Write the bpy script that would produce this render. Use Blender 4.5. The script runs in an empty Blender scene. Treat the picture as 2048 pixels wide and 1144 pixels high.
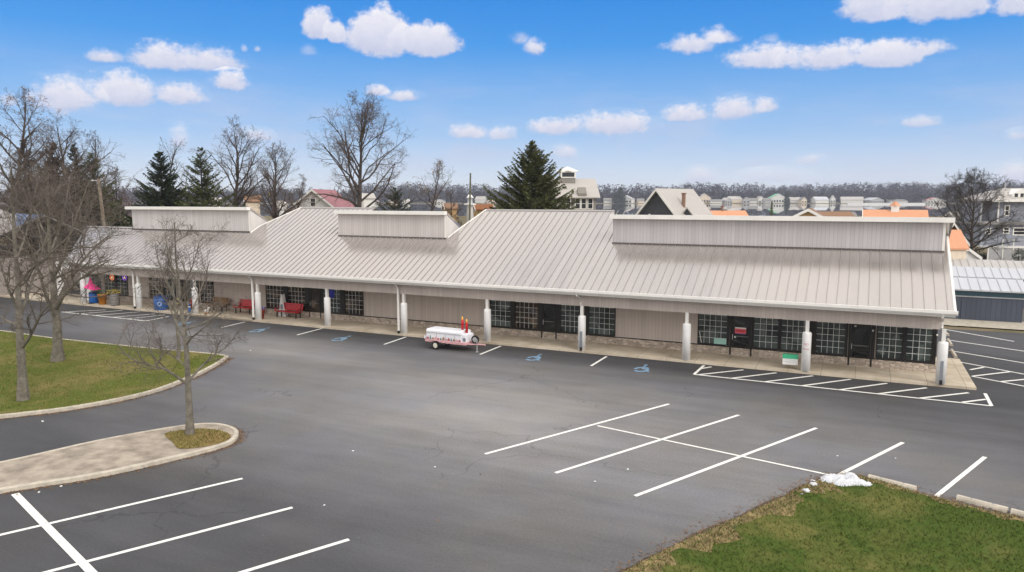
import bpy, math, random
import numpy as np
from mathutils import Vector, Matrix
R = math.radians
SC = bpy.context.scene
COL = SC.collection

# ------------------------------------------------------------------ camera geometry
YAW, PITCH, CAMH, FPX = 25.652, 6.719, 8.5, 1460.0      # degrees, degrees, metres, focal length for a 2048 px wide frame
_y, _p = R(YAW), R(PITCH)
FH = Vector((-math.sin(_y), math.cos(_y), 0)); RT = Vector((math.cos(_y), math.sin(_y), 0))
FW = FH*math.cos(_p) + Vector((0, 0, -math.sin(_p))); UP = RT.cross(FW)
def ray(x, y): return FW*FPX + RT*(x-1024) + UP*(572-y)
def G(x, y, z=0.0):
    d = ray(x, y); t = (z-CAMH)/d.z; return Vector((d.x*t, d.y*t, z))
def PY(x, y, Y):
    d = ray(x, y); t = Y/d.y; return Vector((d.x*t, Y, CAMH+d.z*t))
def PD(x, y, dist):                      # point at a horizontal forward distance
    d = ray(x, y); t = dist/d.dot(FH); return Vector((d.x*t, d.y*t, CAMH+d.z*t))
def UV(u, v, z=0.0): return RT*u + FH*v + Vector((0, 0, z))

# ------------------------------------------------------------------ node / material helpers
def nodes_of(m):
    m.use_nodes = True; nt = m.node_tree; nt.nodes.clear(); return nt
def N(nt, typ, **kw):
    n = nt.nodes.new(typ)
    for k, v in kw.items(): setattr(n, k, v)
    return n
def L(nt, a, b): nt.links.new(a, b)
def setin(n, **kw):
    for k, v in kw.items(): n.inputs[k.replace('_', ' ')].default_value = v
def c4(c): return (c[0], c[1], c[2], 1)
MATS = {}
def mat(name, col, rough=0.7, metal=0.0, var=0.12, vs=3.0, bump=0.0, bs=40.0, spec=0.4, island=0.0, col2=None, emit=0.0, stretch=None):
    if name in MATS: return MATS[name]
    m = bpy.data.materials.new(name); nt = nodes_of(m)
    o = N(nt, 'ShaderNodeOutputMaterial'); b = N(nt, 'ShaderNodeBsdfPrincipled')
    L(nt, b.outputs[0], o.inputs[0])
    setin(b, Roughness=rough, Metallic=metal); b.inputs['Specular IOR Level'].default_value = spec
    tc = N(nt, 'ShaderNodeTexCoord'); vec = tc.outputs['Object']
    if stretch:
        mp = N(nt, 'ShaderNodeMapping'); mp.inputs['Scale'].default_value = stretch
        L(nt, vec, mp.inputs[0]); vec = mp.outputs[0]
    no = N(nt, 'ShaderNodeTexNoise'); setin(no, Scale=vs, Detail=6.0, Roughness=0.6); L(nt, vec, no.inputs['Vector'])
    lo = tuple(max(0, x*(1-var)) for x in col); hi = tuple(min(1, x*(1+var)) for x in (col2 or col))
    cr = N(nt, 'ShaderNodeValToRGB'); cr.color_ramp.elements[0].position = .3; cr.color_ramp.elements[1].position = .7
    cr.color_ramp.elements[0].color = c4(lo); cr.color_ramp.elements[1].color = c4(hi)
    L(nt, no.outputs[0], cr.inputs[0]); out = cr.outputs[0]
    if island:
        ge = N(nt, 'ShaderNodeNewGeometry'); mr = N(nt, 'ShaderNodeMapRange')
        setin(mr, To_Min=1-island, To_Max=1+island); L(nt, ge.outputs['Random Per Island'], mr.inputs[0])
        mx = N(nt, 'ShaderNodeVectorMath', operation='SCALE'); L(nt, out, mx.inputs[0]); L(nt, mr.outputs[0], mx.inputs['Scale']); out = mx.outputs[0]
    L(nt, out, b.inputs['Base Color'])
    if emit:
        L(nt, out, b.inputs['Emission Color']); b.inputs['Emission Strength'].default_value = emit
    if bump:
        n2 = N(nt, 'ShaderNodeTexNoise'); setin(n2, Scale=bs, Detail=4.0); L(nt, vec, n2.inputs['Vector'])
        bp = N(nt, 'ShaderNodeBump'); setin(bp, Strength=bump, Distance=0.02); L(nt, n2.outputs[0], bp.inputs['Height']); L(nt, bp.outputs[0], b.inputs['Normal'])
    MATS[name] = m; return m

# ------------------------------------------------------------------ mesh builder
class MB:
    def __init__(s, off=(0, 0, 0), rz=0):
        s.v = []; s.f = []; s.off = Vector(off); s.inv = Matrix.Rotation(-rz, 3, 'Z')
    def add(s, vs, fs):
        n = len(s.v)
        for p in vs:
            s.v.append(tuple(s.inv @ (Vector(p)-s.off)))
        for f in fs: s.f.append(tuple(i+n for i in f))
        return s
    def box(s, x0, x1, y0, y1, z0, z1):
        return s.add([(x0,y0,z0),(x1,y0,z0),(x1,y1,z0),(x0,y1,z0),(x0,y0,z1),(x1,y0,z1),(x1,y1,z1),(x0,y1,z1)],
                     [(3,2,1,0),(4,5,6,7),(0,1,5,4),(1,2,6,5),(2,3,7,6),(3,0,4,7)])
    def bevel_box(s, x0, x1, y0, y1, z0, z1, b=.02):
        # box with chamfered vertical and top edges
        def ring(i, z): return [(x0+i+b,y0+i,z),(x1-i-b,y0+i,z),(x1-i,y0+i+b,z),(x1-i,y1-i-b,z),(x1-i-b,y1-i,z),(x0+i+b,y1-i,z),(x0+i,y1-i-b,z),(x0+i,y0+i+b,z)]
        vs = ring(0, z0)+ring(0, z1-b)+ring(b, z1); fs = [tuple(range(7, -1, -1)), tuple(range(16, 24))]
        for k in (0, 8):
            for i in range(8): fs.append((k+i, k+(i+1) % 8, k+8+(i+1) % 8, k+8+i))
        return s.add(vs, fs)
    def prism(s, poly, axis, a, b):
        # poly: 2D points, axis 'x' => (y,z), 'y' => (x,z), 'z' => (x,y)
        n = len(poly)
        def P(q, t): return (t, q[0], q[1]) if axis == 'x' else (q[0], t, q[1]) if axis == 'y' else (q[0], q[1], t)
        vs = [P(q, a) for q in poly]+[P(q, b) for q in poly]
        fs = [tuple(range(n-1, -1, -1)), tuple(range(n, 2*n))]+[(i, (i+1) % n, n+(i+1) % n, n+i) for i in range(n)]
        return s.add(vs, fs)
    def tube(s, pts, rad, n=8, cap=True):
        pts = [Vector(p) for p in pts]; rads = rad if isinstance(rad, (list, tuple)) else [rad]*len(pts)
        vs = []; fs = []
        for i, p in enumerate(pts):
            d = (pts[min(i+1, len(pts)-1)]-pts[max(i-1, 0)]).normalized()
            a = d.cross(Vector((0, 0, 1))) if abs(d.z) < .95 else d.cross(Vector((1, 0, 0)))
            a.normalize(); b = d.cross(a)
            for k in range(n):
                t = 2*math.pi*k/n; vs.append(p+(a*math.cos(t)+b*math.sin(t))*rads[i])
        for i in range(len(pts)-1):
            for k in range(n): fs.append((i*n+k, i*n+(k+1) % n, (i+1)*n+(k+1) % n, (i+1)*n+k))
        if cap: fs += [tuple(range(n-1, -1, -1)), tuple(range((len(pts)-1)*n, len(pts)*n))]
        return s.add(vs, fs)
    def lathe(s, c, prof, n=16):
        # prof: (radius, z)
        vs = []; fs = []
        for r, z in prof:
            for k in range(n):
                t = 2*math.pi*k/n; vs.append((c[0]+r*math.cos(t), c[1]+r*math.sin(t), c[2]+z))
        for i in range(len(prof)-1):
            for k in range(n): fs.append((i*n+k, i*n+(k+1) % n, (i+1)*n+(k+1) % n, (i+1)*n+k))
        fs += [tuple(range(n-1, -1, -1)), tuple(range((len(prof)-1)*n, len(prof)*n))]
        return s.add(vs, fs)
    def disc(s, c, r, thick, axis='y', n=20, r0=0):
        # short cylinder about an axis (wheel, rim)
        vs = []; fs = []
        for t0 in (-thick/2, thick/2):
            for k in range(n):
                a = 2*math.pi*k/n; p, q = r*math.cos(a), r*math.sin(a)
                vs.append((c[0]+p, c[1]+t0, c[2]+q) if axis == 'y' else (c[0]+t0, c[1]+p, c[2]+q))
        fs = [tuple(range(n)), tuple(range(2*n-1, n-1, -1))]+[(k, n+k, n+(k+1) % n, (k+1) % n) for k in range(n)]
        return s.add(vs, fs)
    def blob(s, c, r, seed=0, amp=.25, nu=10, nv=6):
        rnd = random.Random(seed); vs = []; fs = []
        rx, ry, rz = r if isinstance(r, (tuple, list)) else (r, r, r)
        vs.append((c[0], c[1], c[2]+rz))
        for j in range(1, nv):
            ph = math.pi*j/nv
            for i in range(nu):
                t = 2*math.pi*i/nu; k = 1+rnd.uniform(-amp, amp)
                vs.append((c[0]+rx*k*math.sin(ph)*math.cos(t), c[1]+ry*k*math.sin(ph)*math.sin(t), c[2]+rz*k*math.cos(ph)))
        vs.append((c[0], c[1], c[2]-rz)); n = len(vs)
        for i in range(nu):
            fs.append((0, 1+i, 1+(i+1) % nu)); fs.append((n-1, n-1-nu+(i+1) % nu, n-1-nu+i))
            for j in range(nv-2):
                a = 1+j*nu; fs.append((a+i, a+nu+i, a+nu+(i+1) % nu, a+(i+1) % nu))
        return s.add(vs, fs)
    def build(s, name, m, parent=None, smooth=False):
        me = bpy.data.meshes.new(name); me.from_pydata(s.v, [], s.f); me.update()
        if smooth: me.polygons.foreach_set('use_smooth', [True]*len(me.polygons))
        return link(name, me, m, parent)
def link(name, me, m, parent=None):
    if m is not None and not me.materials: me.materials.append(m)
    o = bpy.data.objects.new(name, me); COL.objects.link(o)
    if parent is not None: o.parent = parent
    return o
def tag(o, label, cat, group=None):
    o['label'] = label; o['category'] = cat
    if group: o['group'] = group
    return o
def thing(name, label, cat, loc=(0, 0, 0), rz=0, group=None):
    o = bpy.data.objects.new(name, None); COL.objects.link(o); o.empty_display_size = .3
    o.location = loc; o.rotation_euler = (0, 0, rz); return tag(o, label, cat, group)
def struct(o, stuff=False, label=None):
    o['kind'] = 'stuff' if stuff else 'structure'
    if label: o['label'] = label
    return o
def children(o): return [c for c in list(bpy.data.objects) if c.parent == o]
def copy_tree(root, loc, rz, label, scale=(1, 1, 1), group=None):
    r = root.copy(); COL.objects.link(r); r.location = loc; r.rotation_euler = (0, 0, rz); r.scale = scale; r['label'] = label
    if group: r['group'] = group
    for ch in children(root):
        c = ch.copy(); COL.objects.link(c); c.parent = r
        for g in children(ch):
            d = g.copy(); COL.objects.link(d); d.parent = c
    return r

# ------------------------------------------------------------------ camera
cd = bpy.data.cameras.new('camera'); cam = bpy.data.objects.new('camera', cd); COL.objects.link(cam)
cam.location = (0, 0, CAMH); cam.rotation_euler = (R(90-PITCH), 0, R(YAW))
cd.sensor_width = 36; cd.lens = FPX/2048*36; cd.clip_end = 30000; cd.clip_start = .1
SC.camera = cam
SC.view_settings.view_transform = 'Standard'; SC.view_settings.look = 'None'; SC.view_settings.gamma = 1
SC.view_settings.exposure = EXPOSURE = 0.25

# ------------------------------------------------------------------ light
SUN_AZ, SUN_EL = 118.0, 42.0            # clockwise from +Y (the back of the building)
sd = bpy.data.lights.new('sun', 'SUN'); sd.energy = 1.6; sd.angle = R(30); sd.color = (1, .96, .9)
sun = bpy.data.objects.new('sun', sd); COL.objects.link(sun); sun.location = (60, -30, 60)
_d = Vector((math.sin(R(SUN_AZ))*math.cos(R(SUN_EL)), math.cos(R(SUN_AZ))*math.cos(R(SUN_EL)), math.sin(R(SUN_EL))))
sun.rotation_euler = (-_d).to_track_quat('-Z', 'Y').to_euler()

# ------------------------------------------------------------------ world: Nishita sky with cumulus clouds fixed in the sky by direction
W = bpy.data.worlds.new('World'); SC.world = W; W.use_nodes = True; nt = W.node_tree; nt.nodes.clear()
wo = N(nt, 'ShaderNodeOutputWorld'); bg = N(nt, 'ShaderNodeBackground'); bg.inputs[1].default_value = 0.1
L(nt, bg.outputs[0], wo.inputs[0])
sky = N(nt, 'ShaderNodeTexSky', sky_type='NISHITA'); sky.sun_disc = False
sky.sun_elevation = R(SUN_EL); sky.sun_rotation = R(SUN_AZ); sky.altitude = 300; sky.air_density = 1.0; sky.dust_density = 0.6; sky.ozone_density = 2.5
tc = N(nt, 'ShaderNodeTexCoord'); sep = N(nt, 'ShaderNodeSeparateXYZ'); L(nt, tc.outputs['Generated'], sep.inputs[0])
def M(op, a, b=None, c=None, clamp=False):
    n = N(nt, 'ShaderNodeMath', operation=op); n.use_clamp = clamp
    for i, x in enumerate((a, b, c)):
        if x is None: continue
        if isinstance(x, (int, float)): n.inputs[i].default_value = x
        else: L(nt, x, n.inputs[i])
    return n.outputs[0]
az = M('MULTIPLY', M('ARCTAN2', sep.outputs[0], sep.outputs[1]), 180/math.pi)      # degrees clockwise from +Y
el = M('MULTIPLY', M('ARCSINE', sep.outputs[2]), 180/math.pi)
def AE(px, py):
    d = ray(px, py).normalized(); return math.degrees(math.atan2(d.x, d.y)), math.degrees(math.asin(d.z))
cmb = N(nt, 'ShaderNodeCombineXYZ'); L(nt, az, cmb.inputs[0]); L(nt, el, cmb.inputs[1])
def noise(scale, detail, rough, yscale=1.0, off=0.0):
    mp = N(nt, 'ShaderNodeMapping'); mp.inputs['Scale'].default_value = (1, yscale, 1); mp.inputs['Location'].default_value = (off, off*.7, off)
    L(nt, cmb.outputs[0], mp.inputs[0])
    n = N(nt, 'ShaderNodeTexNoise'); setin(n, Scale=scale, Detail=detail, Roughness=rough); L(nt, mp.outputs[0], n.inputs['Vector']); return n.outputs[0]
n1 = M('SUBTRACT', noise(.42, 8, .62, 1.5), .5)
n2 = M('SUBTRACT', noise(1.5, 7, .62, 1.2, 7.3), .5)
warp = M('ADD', M('MULTIPLY', n1, 1.9), M('MULTIPLY', n2, 1.15))
# x0, x1, top, bottom (where each puff is seen in the reference), strength
CL = [(170,250,96,126,.75),(252,400,84,140,.85),(330,494,92,142,.8),(40,200,150,225,.85),(170,330,142,215,.95),(290,412,162,210,.8),
 (420,500,140,182,.9),(606,670,14,78,1),(650,694,40,86,1),(690,830,16,112,1.1),(720,800,8,90,1.0),(790,925,44,112,1.05),(1018,1060,60,90,.45),(1045,1092,76,112,.7),
 (728,790,168,192,.75),(770,845,178,203,.8),(900,985,246,278,.8),(960,1035,252,282,.6),(1058,1170,232,270,.85),(1150,1310,222,270,.95),
 (1322,1425,206,246,.85),(1420,1520,190,240,.95),(1500,1558,192,226,.9),(1328,1440,66,106,.85),(1390,1478,55,90,.8),
 (1455,1610,86,138,.95),(1570,1750,84,138,.9),(1700,1850,78,136,1),(1780,1902,76,116,.9),(1680,1830,-40,42,1),(1790,1990,-50,42,1),(1985,2100,-40,30,.9),
 (1790,1890,230,254,.55),(1588,1652,306,332,.5),(1365,1435,332,368,.6),(1470,1620,336,366,.45),(2010,2080,256,282,.5),(1985,2090,322,372,.7),
 (1095,1160,286,318,.55),(478,548,254,284,.6),(330,385,250,300,.5),(480,496,90,104,.4),(507,524,90,104,.45),(600,640,90,114,.3),(1525,1560,66,86,.3),(0,40,180,215,.5)]
dens = None; lit = None
for x0, x1, yt, yb, st in CL:
    a0, e0 = AE(x0, (yt+yb)/2); a1, _ = AE(x1, (yt+yb)/2); _, et = AE((x0+x1)/2, yt); _, eb = AE((x0+x1)/2, yb)
    ac, ec = (a0+a1)/2, eb+.34*(et-eb)
    u = M('MULTIPLY', M('SUBTRACT', az, ac), 2.0/(a1-a0)); dv = M('SUBTRACT', el, ec)
    v = M('MAXIMUM', M('MULTIPLY', dv, 1/(.66*(et-eb))), M('MULTIPLY', dv, -1/(.34*(et-eb))))
    d = M('SQRT', M('ADD', M('MULTIPLY', u, u), M('MULTIPLY', v, v)))
    f = M('SUBTRACT', 1.0, d)
    q = M('MULTIPLY', M('MULTIPLY_ADD', f, 1.9 if st >= 1 else 1.2, M('ADD', warp, .3 if st >= 1 else .24), clamp=True), st)
    dens = q if dens is None else M('MAXIMUM', dens, q)
    t = M('MULTIPLY', M('MULTIPLY_ADD', dv, 1.05/(et-eb), .27, clamp=True), M('GREATER_THAN', f, -.25))
    lit = t if lit is None else M('MAXIMUM', lit, t)
front = N(nt, 'ShaderNodeMapRange', interpolation_type='SMOOTHSTEP'); setin(front, From_Min=-.02, From_Max=.78, To_Min=0, To_Max=.98); L(nt, dens, front.inputs[0])
# cloud cover added for its neutral light over the unseen sky behind and above
bn = noise(.055, 8, .6, 1.6, 31.0)
back = N(nt, 'ShaderNodeMapRange', interpolation_type='SMOOTHSTEP'); setin(back, From_Min=.30, From_Max=.52, To_Min=.35, To_Max=.97); L(nt, bn, back.inputs[0])
outside = M('MAXIMUM', M('MULTIPLY', M('SUBTRACT', M('ABSOLUTE', M('ADD', az, YAW)), 42), .12, clamp=True), M('MULTIPLY', M('SUBTRACT', el, 18), .12, clamp=True))
wisp = N(nt, 'ShaderNodeMapRange', interpolation_type='SMOOTHSTEP'); setin(wisp, From_Min=.42, From_Max=.78, To_Min=0, To_Max=.55); L(nt, noise(.10, 7, .6, 4.5, 3.1), wisp.inputs[0])
wlow = M('MULTIPLY', wisp.outputs[0], M('SUBTRACT', 1.15, M('MULTIPLY', M('ABSOLUTE', M('SUBTRACT', el, 3.6)), .16), clamp=True))
cov = M('MAXIMUM', M('MAXIMUM', front.outputs[0], wlow), M('MULTIPLY', back.outputs[0], outside))
# sky colour: Nishita blended with a clear-winter blue that pales towards the horizon
er = N(nt, 'ShaderNodeMapRange'); setin(er, From_Min=0, From_Max=60); L(nt, el, er.inputs[0])
ra = N(nt, 'ShaderNodeValToRGB'); L(nt, er.outputs[0], ra.inputs[0])
for i, (e, c) in enumerate([(0, (8.2, 8.6, 9.2)), (2.2, (6.1, 7.3, 9.2)), (5, (3.4, 5.6, 9.0)), (8, (1.9, 4.5, 8.8)), (11.5, (.40, 3.2, 8.5)), (15.5, (.06, 2.45, 8.0)), (60, (.6, 2.0, 5.2))]):
    e_ = ra.color_ramp.elements[i] if i < 2 else ra.color_ramp.elements.new(e/60)
    e_.position = e/60; e_.color = (c[0]/10*.84, c[1]/10*.84, c[2]/10*.84, 1)
sc_ = N(nt, 'ShaderNodeVectorMath', operation='SCALE'); L(nt, ra.outputs[0], sc_.inputs[0]); sc_.inputs['Scale'].default_value = 10
mx = N(nt, 'ShaderNodeMix', data_type='RGBA'); mx.inputs[0].default_value = .88; L(nt, sky.outputs[0], mx.inputs[6]); L(nt, sc_.outputs[0], mx.inputs[7])
lt = M('MULTIPLY_ADD', M('ADD', n2, M('MULTIPLY', n1, .6)), .7, lit, clamp=True)
cc = N(nt, 'ShaderNodeMix', data_type='RGBA'); L(nt, lt, cc.inputs[0]); cc.inputs[6].default_value = (5.0, 5.3, 6.8, 1); cc.inputs[7].default_value = (7.9, 7.75, 8.2, 1)
hi = N(nt, 'ShaderNodeMix', data_type='RGBA'); L(nt, M('MULTIPLY', outside, 1.0, clamp=True), hi.inputs[0]); L(nt, cc.outputs[2], hi.inputs[6]); hi.inputs[7].default_value = (12.0, 11.5, 10.9, 1)   # unseen cloud overhead and behind, made brighter to light the scene neutrally
fin = N(nt, 'ShaderNodeMix', data_type='RGBA'); L(nt, cov, fin.inputs[0]); L(nt, mx.outputs[2], fin.inputs[6]); L(nt, hi.outputs[2], fin.inputs[7])
L(nt, fin.outputs[2], bg.inputs[0])
# ================================================================== materials
white = mat('white_paint', (.78,.77,.75), .45, var=.06, vs=2)
trim = mat('trim_white', (.80,.78,.74), .4, var=.05, vs=1.5)
dark = mat('dark_bronze_frame', (.012,.011,.010), .4, var=.3)
black = mat('black_rubber', (.015,.015,.016), .8)
concrete = mat('kerb_concrete', (.50,.45,.37), .9, var=.22, vs=4, bump=.4)
steel = mat('grey_metal', (.30,.33,.36), .45, metal=.6)
galv = mat('galvanised', (.55,.56,.56), .4, metal=.7)
bark = mat("bark", (.165,.148,.12), .95, var=.4, vs=6, bump=.6, bs=25)
barkd = mat('bark_dark', (.060,.047,.040), .95, var=.4, vs=3)
twig = mat("twig_grey_brown", (.125,.105,.088), .95, var=.3)
twigd = mat('twig_brown', (.095,.072,.058), .95, var=.3)

def siding(name, col, pitch=.2, groove=.06, axis=0, var=.1):
    m = bpy.data.materials.new(name); t = nodes_of(m)
    o = N(t, 'ShaderNodeOutputMaterial'); b = N(t, 'ShaderNodeBsdfPrincipled'); L(t, b.outputs[0], o.inputs[0])
    setin(b, Roughness=.75); b.inputs['Specular IOR Level'].default_value = .3
    tc = N(t, 'ShaderNodeTexCoord'); sp = N(t, 'ShaderNodeSeparateXYZ'); L(t, tc.outputs['Object'], sp.inputs[0])
    fr = N(t, 'ShaderNodeMath', operation='FRACT'); dv = N(t, 'ShaderNodeMath', operation='DIVIDE'); dv.inputs[1].default_value = pitch
    L(t, sp.outputs[axis], dv.inputs[0]); L(t, dv.outputs[0], fr.inputs[0])
    lt_ = N(t, 'ShaderNodeMath', operation='LESS_THAN'); lt_.inputs[1].default_value = groove; L(t, fr.outputs[0], lt_.inputs[0])
    fl = N(t, 'ShaderNodeMath', operation='FLOOR'); L(t, dv.outputs[0], fl.inputs[0])
    wn = N(t, 'ShaderNodeTexWhiteNoise', noise_dimensions='1D'); L(t, fl.outputs[0], wn.inputs['W'])
    mp = N(t, 'ShaderNodeMapping'); mp.inputs['Scale'].default_value = (1.2, 1.2, .25); L(t, tc.outputs['Object'], mp.inputs[0])
    no = N(t, 'ShaderNodeTexNoise'); setin(no, Scale=1.0, Detail=6.0); L(t, mp.outputs[0], no.inputs['Vector'])
    ad = N(t, 'ShaderNodeMath', operation='MULTIPLY_ADD'); L(t, wn.outputs[0], ad.inputs[0]); ad.inputs[1].default_value = .35; L(t, no.outputs[0], ad.inputs[2])
    cr = N(t, 'ShaderNodeValToRGB'); cr.color_ramp.elements[0].position = .35; cr.color_ramp.elements[1].position = .95
    cr.color_ramp.elements[0].color = c4([x*(1-var) for x in col]); cr.color_ramp.elements[1].color = c4([min(1, x*(1+var)) for x in col]); L(t, ad.outputs[0], cr.inputs[0])
    mx_ = N(t, 'ShaderNodeMix', data_type='RGBA'); L(t, lt_.outputs[0], mx_.inputs[0]); L(t, cr.outputs[0], mx_.inputs[6]); mx_.inputs[7].default_value = c4([x*.55 for x in col])
    L(t, mx_.outputs[2], b.inputs['Base Color'])
    bp = N(t, 'ShaderNodeBump'); setin(bp, Strength=.5, Distance=.02); bp.invert = True; L(t, lt_.outputs[0], bp.inputs['Height']); L(t, bp.outputs[0], b.inputs['Normal'])
    MATS[name] = m; return m
sid_tan = siding('taupe_siding', (.52,.455,.41), groove=.035)
sid_grey = siding('pale_grey_siding', (.56,.53,.52))
sid_grey_lit_y = siding('pale_grey_siding_lit_end', (.66,.63,.60), axis=1)  # lighter copy of the siding for end faces, their lit look put into the colour

def asphalt():
    m = bpy.data.materials.new('asphalt'); t = nodes_of(m)
    o = N(t, 'ShaderNodeOutputMaterial'); b = N(t, 'ShaderNodeBsdfPrincipled'); L(t, b.outputs[0], o.inputs[0])
    b.inputs['Specular IOR Level'].default_value = .3; setin(b, Roughness=.8)
    tc = N(t, 'ShaderNodeTexCoord'); P = tc.outputs['Object']
    def no(scale, det, rough=.6, st=None, rz=0):
        v = P
        if st:
            mp = N(t, 'ShaderNodeMapping'); mp.inputs['Scale'].default_value = st; mp.inputs['Rotation'].default_value = (0, 0, rz); L(t, v, mp.inputs[0]); v = mp.outputs[0]
        n = N(t, 'ShaderNodeTexNoise'); setin(n, Scale=scale, Detail=det, Roughness=rough); L(t, v, n.inputs['Vector']); return n.outputs[0]
    def ma(op, a, b_=None, c=None, clamp=False):
        n = N(t, 'ShaderNodeMath', operation=op); n.use_clamp = clamp
        for i, x in enumerate((a, b_, c)):
            if x is None: continue
            if isinstance(x, (int, float)): n.inputs[i].default_value = x
            else: L(t, x, n.inputs[i])
        return n.outputs[0]
    sp = N(t, 'ShaderNodeSeparateXYZ'); L(t, P, sp.inputs[0])
    big = no(.09, 5); mid = no(.5, 6); streak = no(.35, 6, .65, (.25, 1.6, 1), R(-8)); fine = no(14, 4); cols = no(.22, 3)
    # worn, paler drive lane in the middle of the lot (an old stretch of paving with a ragged edge)
    def patch(cx, cy, rx, ry, rot):
        c, s = math.cos(rot), math.sin(rot)
        dx = ma('SUBTRACT', sp.outputs[0], cx); dy = ma('SUBTRACT', sp.outputs[1], cy)
        u = ma('DIVIDE', ma('ADD', ma('MULTIPLY', dx, c), ma('MULTIPLY', dy, s)), rx); v = ma('DIVIDE', ma('SUBTRACT', ma('MULTIPLY', dy, c), ma('MULTIPLY', dx, s)), ry)
        return ma('SUBTRACT', 1.0, ma('SQRT', ma('ADD', ma('MULTIPLY', u, u), ma('MULTIPLY', v, v))))
    lane = ma('MAXIMUM', patch(-12, 25, 25, 12.5, R(-10)), ma('MULTIPLY', patch(-30, 31, 26, 6.0, R(-6)), .8))
    w = ma('MULTIPLY_ADD', lane, 1.05, ma('MULTIPLY', ma('SUBTRACT', big, .5), .55), clamp=True)
    base = ma('MULTIPLY_ADD', w, .165, .068)
    k = ma('ADD', ma('MULTIPLY', ma('SUBTRACT', streak, .5), .95), ma('ADD', ma('MULTIPLY', ma('SUBTRACT', mid, .5), .35), ma('ADD', ma('MULTIPLY', ma('SUBTRACT', fine, .5), .7), ma('MULTIPLY', ma('SUBTRACT', no(45, 2), .5), .5))))
    val = ma('MULTIPLY', base, ma('ADD', k, 1.0))
    # newer, darker seal strip beside the pavement
    st = N(t, 'ShaderNodeMapRange', interpolation_type='SMOOTHSTEP'); setin(st, From_Min=34.4, From_Max=35.4, To_Min=0, To_Max=1)
    L(t, ma('ADD', sp.outputs[1], ma('MULTIPLY', ma('SUBTRACT', mid, .5), 1.6)), st.inputs[0])
    sd_ = N(t, 'ShaderNodeMapRange', interpolation_type='SMOOTHSTEP'); setin(sd_, From_Min=42, From_Max=48, To_Min=1, To_Max=0); L(t, sp.outputs[1], sd_.inputs[0])
    val = ma('MULTIPLY', val, ma('MULTIPLY_ADD', ma('MULTIPLY', st.outputs[0], sd_.outputs[0]), -.25, 1.0))
    # tar-filled cracks
    vo = N(t, 'ShaderNodeTexVoronoi', feature='DISTANCE_TO_EDGE'); setin(vo, Scale=.16)
    wv = N(t, 'ShaderNodeVectorMath', operation='ADD'); n3 = N(t, 'ShaderNodeTexNoise'); setin(n3, Scale=.8, Detail=5.0); L(t, P, n3.inputs['Vector'])
    sc3 = N(t, 'ShaderNodeVectorMath', operation='SCALE'); sc3.inputs['Scale'].default_value = 2.2; L(t, n3.outputs['Color'], sc3.inputs[0]); L(t, P, wv.inputs[0]); L(t, sc3.outputs[0], wv.inputs[1]); L(t, wv.outputs[0], vo.inputs['Vector'])
    crk = ma('MULTIPLY', ma('LESS_THAN', vo.outputs['Distance'], .0045), ma('GREATER_THAN', no(.12, 2), .53))
    val = ma('MULTIPLY', val, ma('MULTIPLY_ADD', crk, -.26, 1.0))
    # pale grit specks
    v2 = N(t, 'ShaderNodeTexVoronoi', feature='F1'); setin(v2, Scale=1.1); L(t, P, v2.inputs['Vector'])
    val = ma('ADD', val, ma('MULTIPLY', ma('LESS_THAN', v2.outputs['Distance'], .028), .06))
    hue = N(t, 'ShaderNodeMix', data_type='RGBA'); L(t, ma('MULTIPLY_ADD', ma('SUBTRACT', cols, .45), 3.0, ma('MULTIPLY', w, .6), clamp=True), hue.inputs[0])
    hue.inputs[6].default_value = (.985, .98, 1.05, 1); hue.inputs[7].default_value = (1.055, 1.0, .95, 1)
    sc4 = N(t, 'ShaderNodeVectorMath', operation='SCALE'); L(t, hue.outputs[2], sc4.inputs[0]); L(t, val, sc4.inputs['Scale']); L(t, sc4.outputs[0], b.inputs['Base Color'])
    bp = N(t, 'ShaderNodeBump'); setin(bp, Strength=.35, Distance=.01); L(t, no(60, 3), bp.inputs['Height']); L(t, bp.outputs[0], b.inputs['Normal'])
    return m
asph = asphalt()

def paint(name, col, wear=.47):
    m = bpy.data.materials.new(name); t = nodes_of(m)
    o = N(t, 'ShaderNodeOutputMaterial'); b = N(t, 'ShaderNodeBsdfPrincipled'); L(t, b.outputs[0], o.inputs[0]); setin(b, Roughness=.7)
    tc = N(t, 'ShaderNodeTexCoord'); no = N(t, 'ShaderNodeTexNoise'); setin(no, Scale=5.0, Detail=8.0, Roughness=.7); L(t, tc.outputs['Object'], no.inputs['Vector'])
    cr = N(t, 'ShaderNodeValToRGB'); e = cr.color_ramp.elements; e[0].position = wear-.17; e[0].color = c4([x*.55+.04 for x in col]); e[1].position = wear; e[1].color = c4(col)
    L(t, no.outputs[0], cr.inputs[0]); L(t, cr.outputs[0], b.inputs['Base Color']); return m
linep = paint('line_paint', (.80,.79,.74)); bluep = paint('blue_line_paint', (.19,.34,.50), .58)

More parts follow.
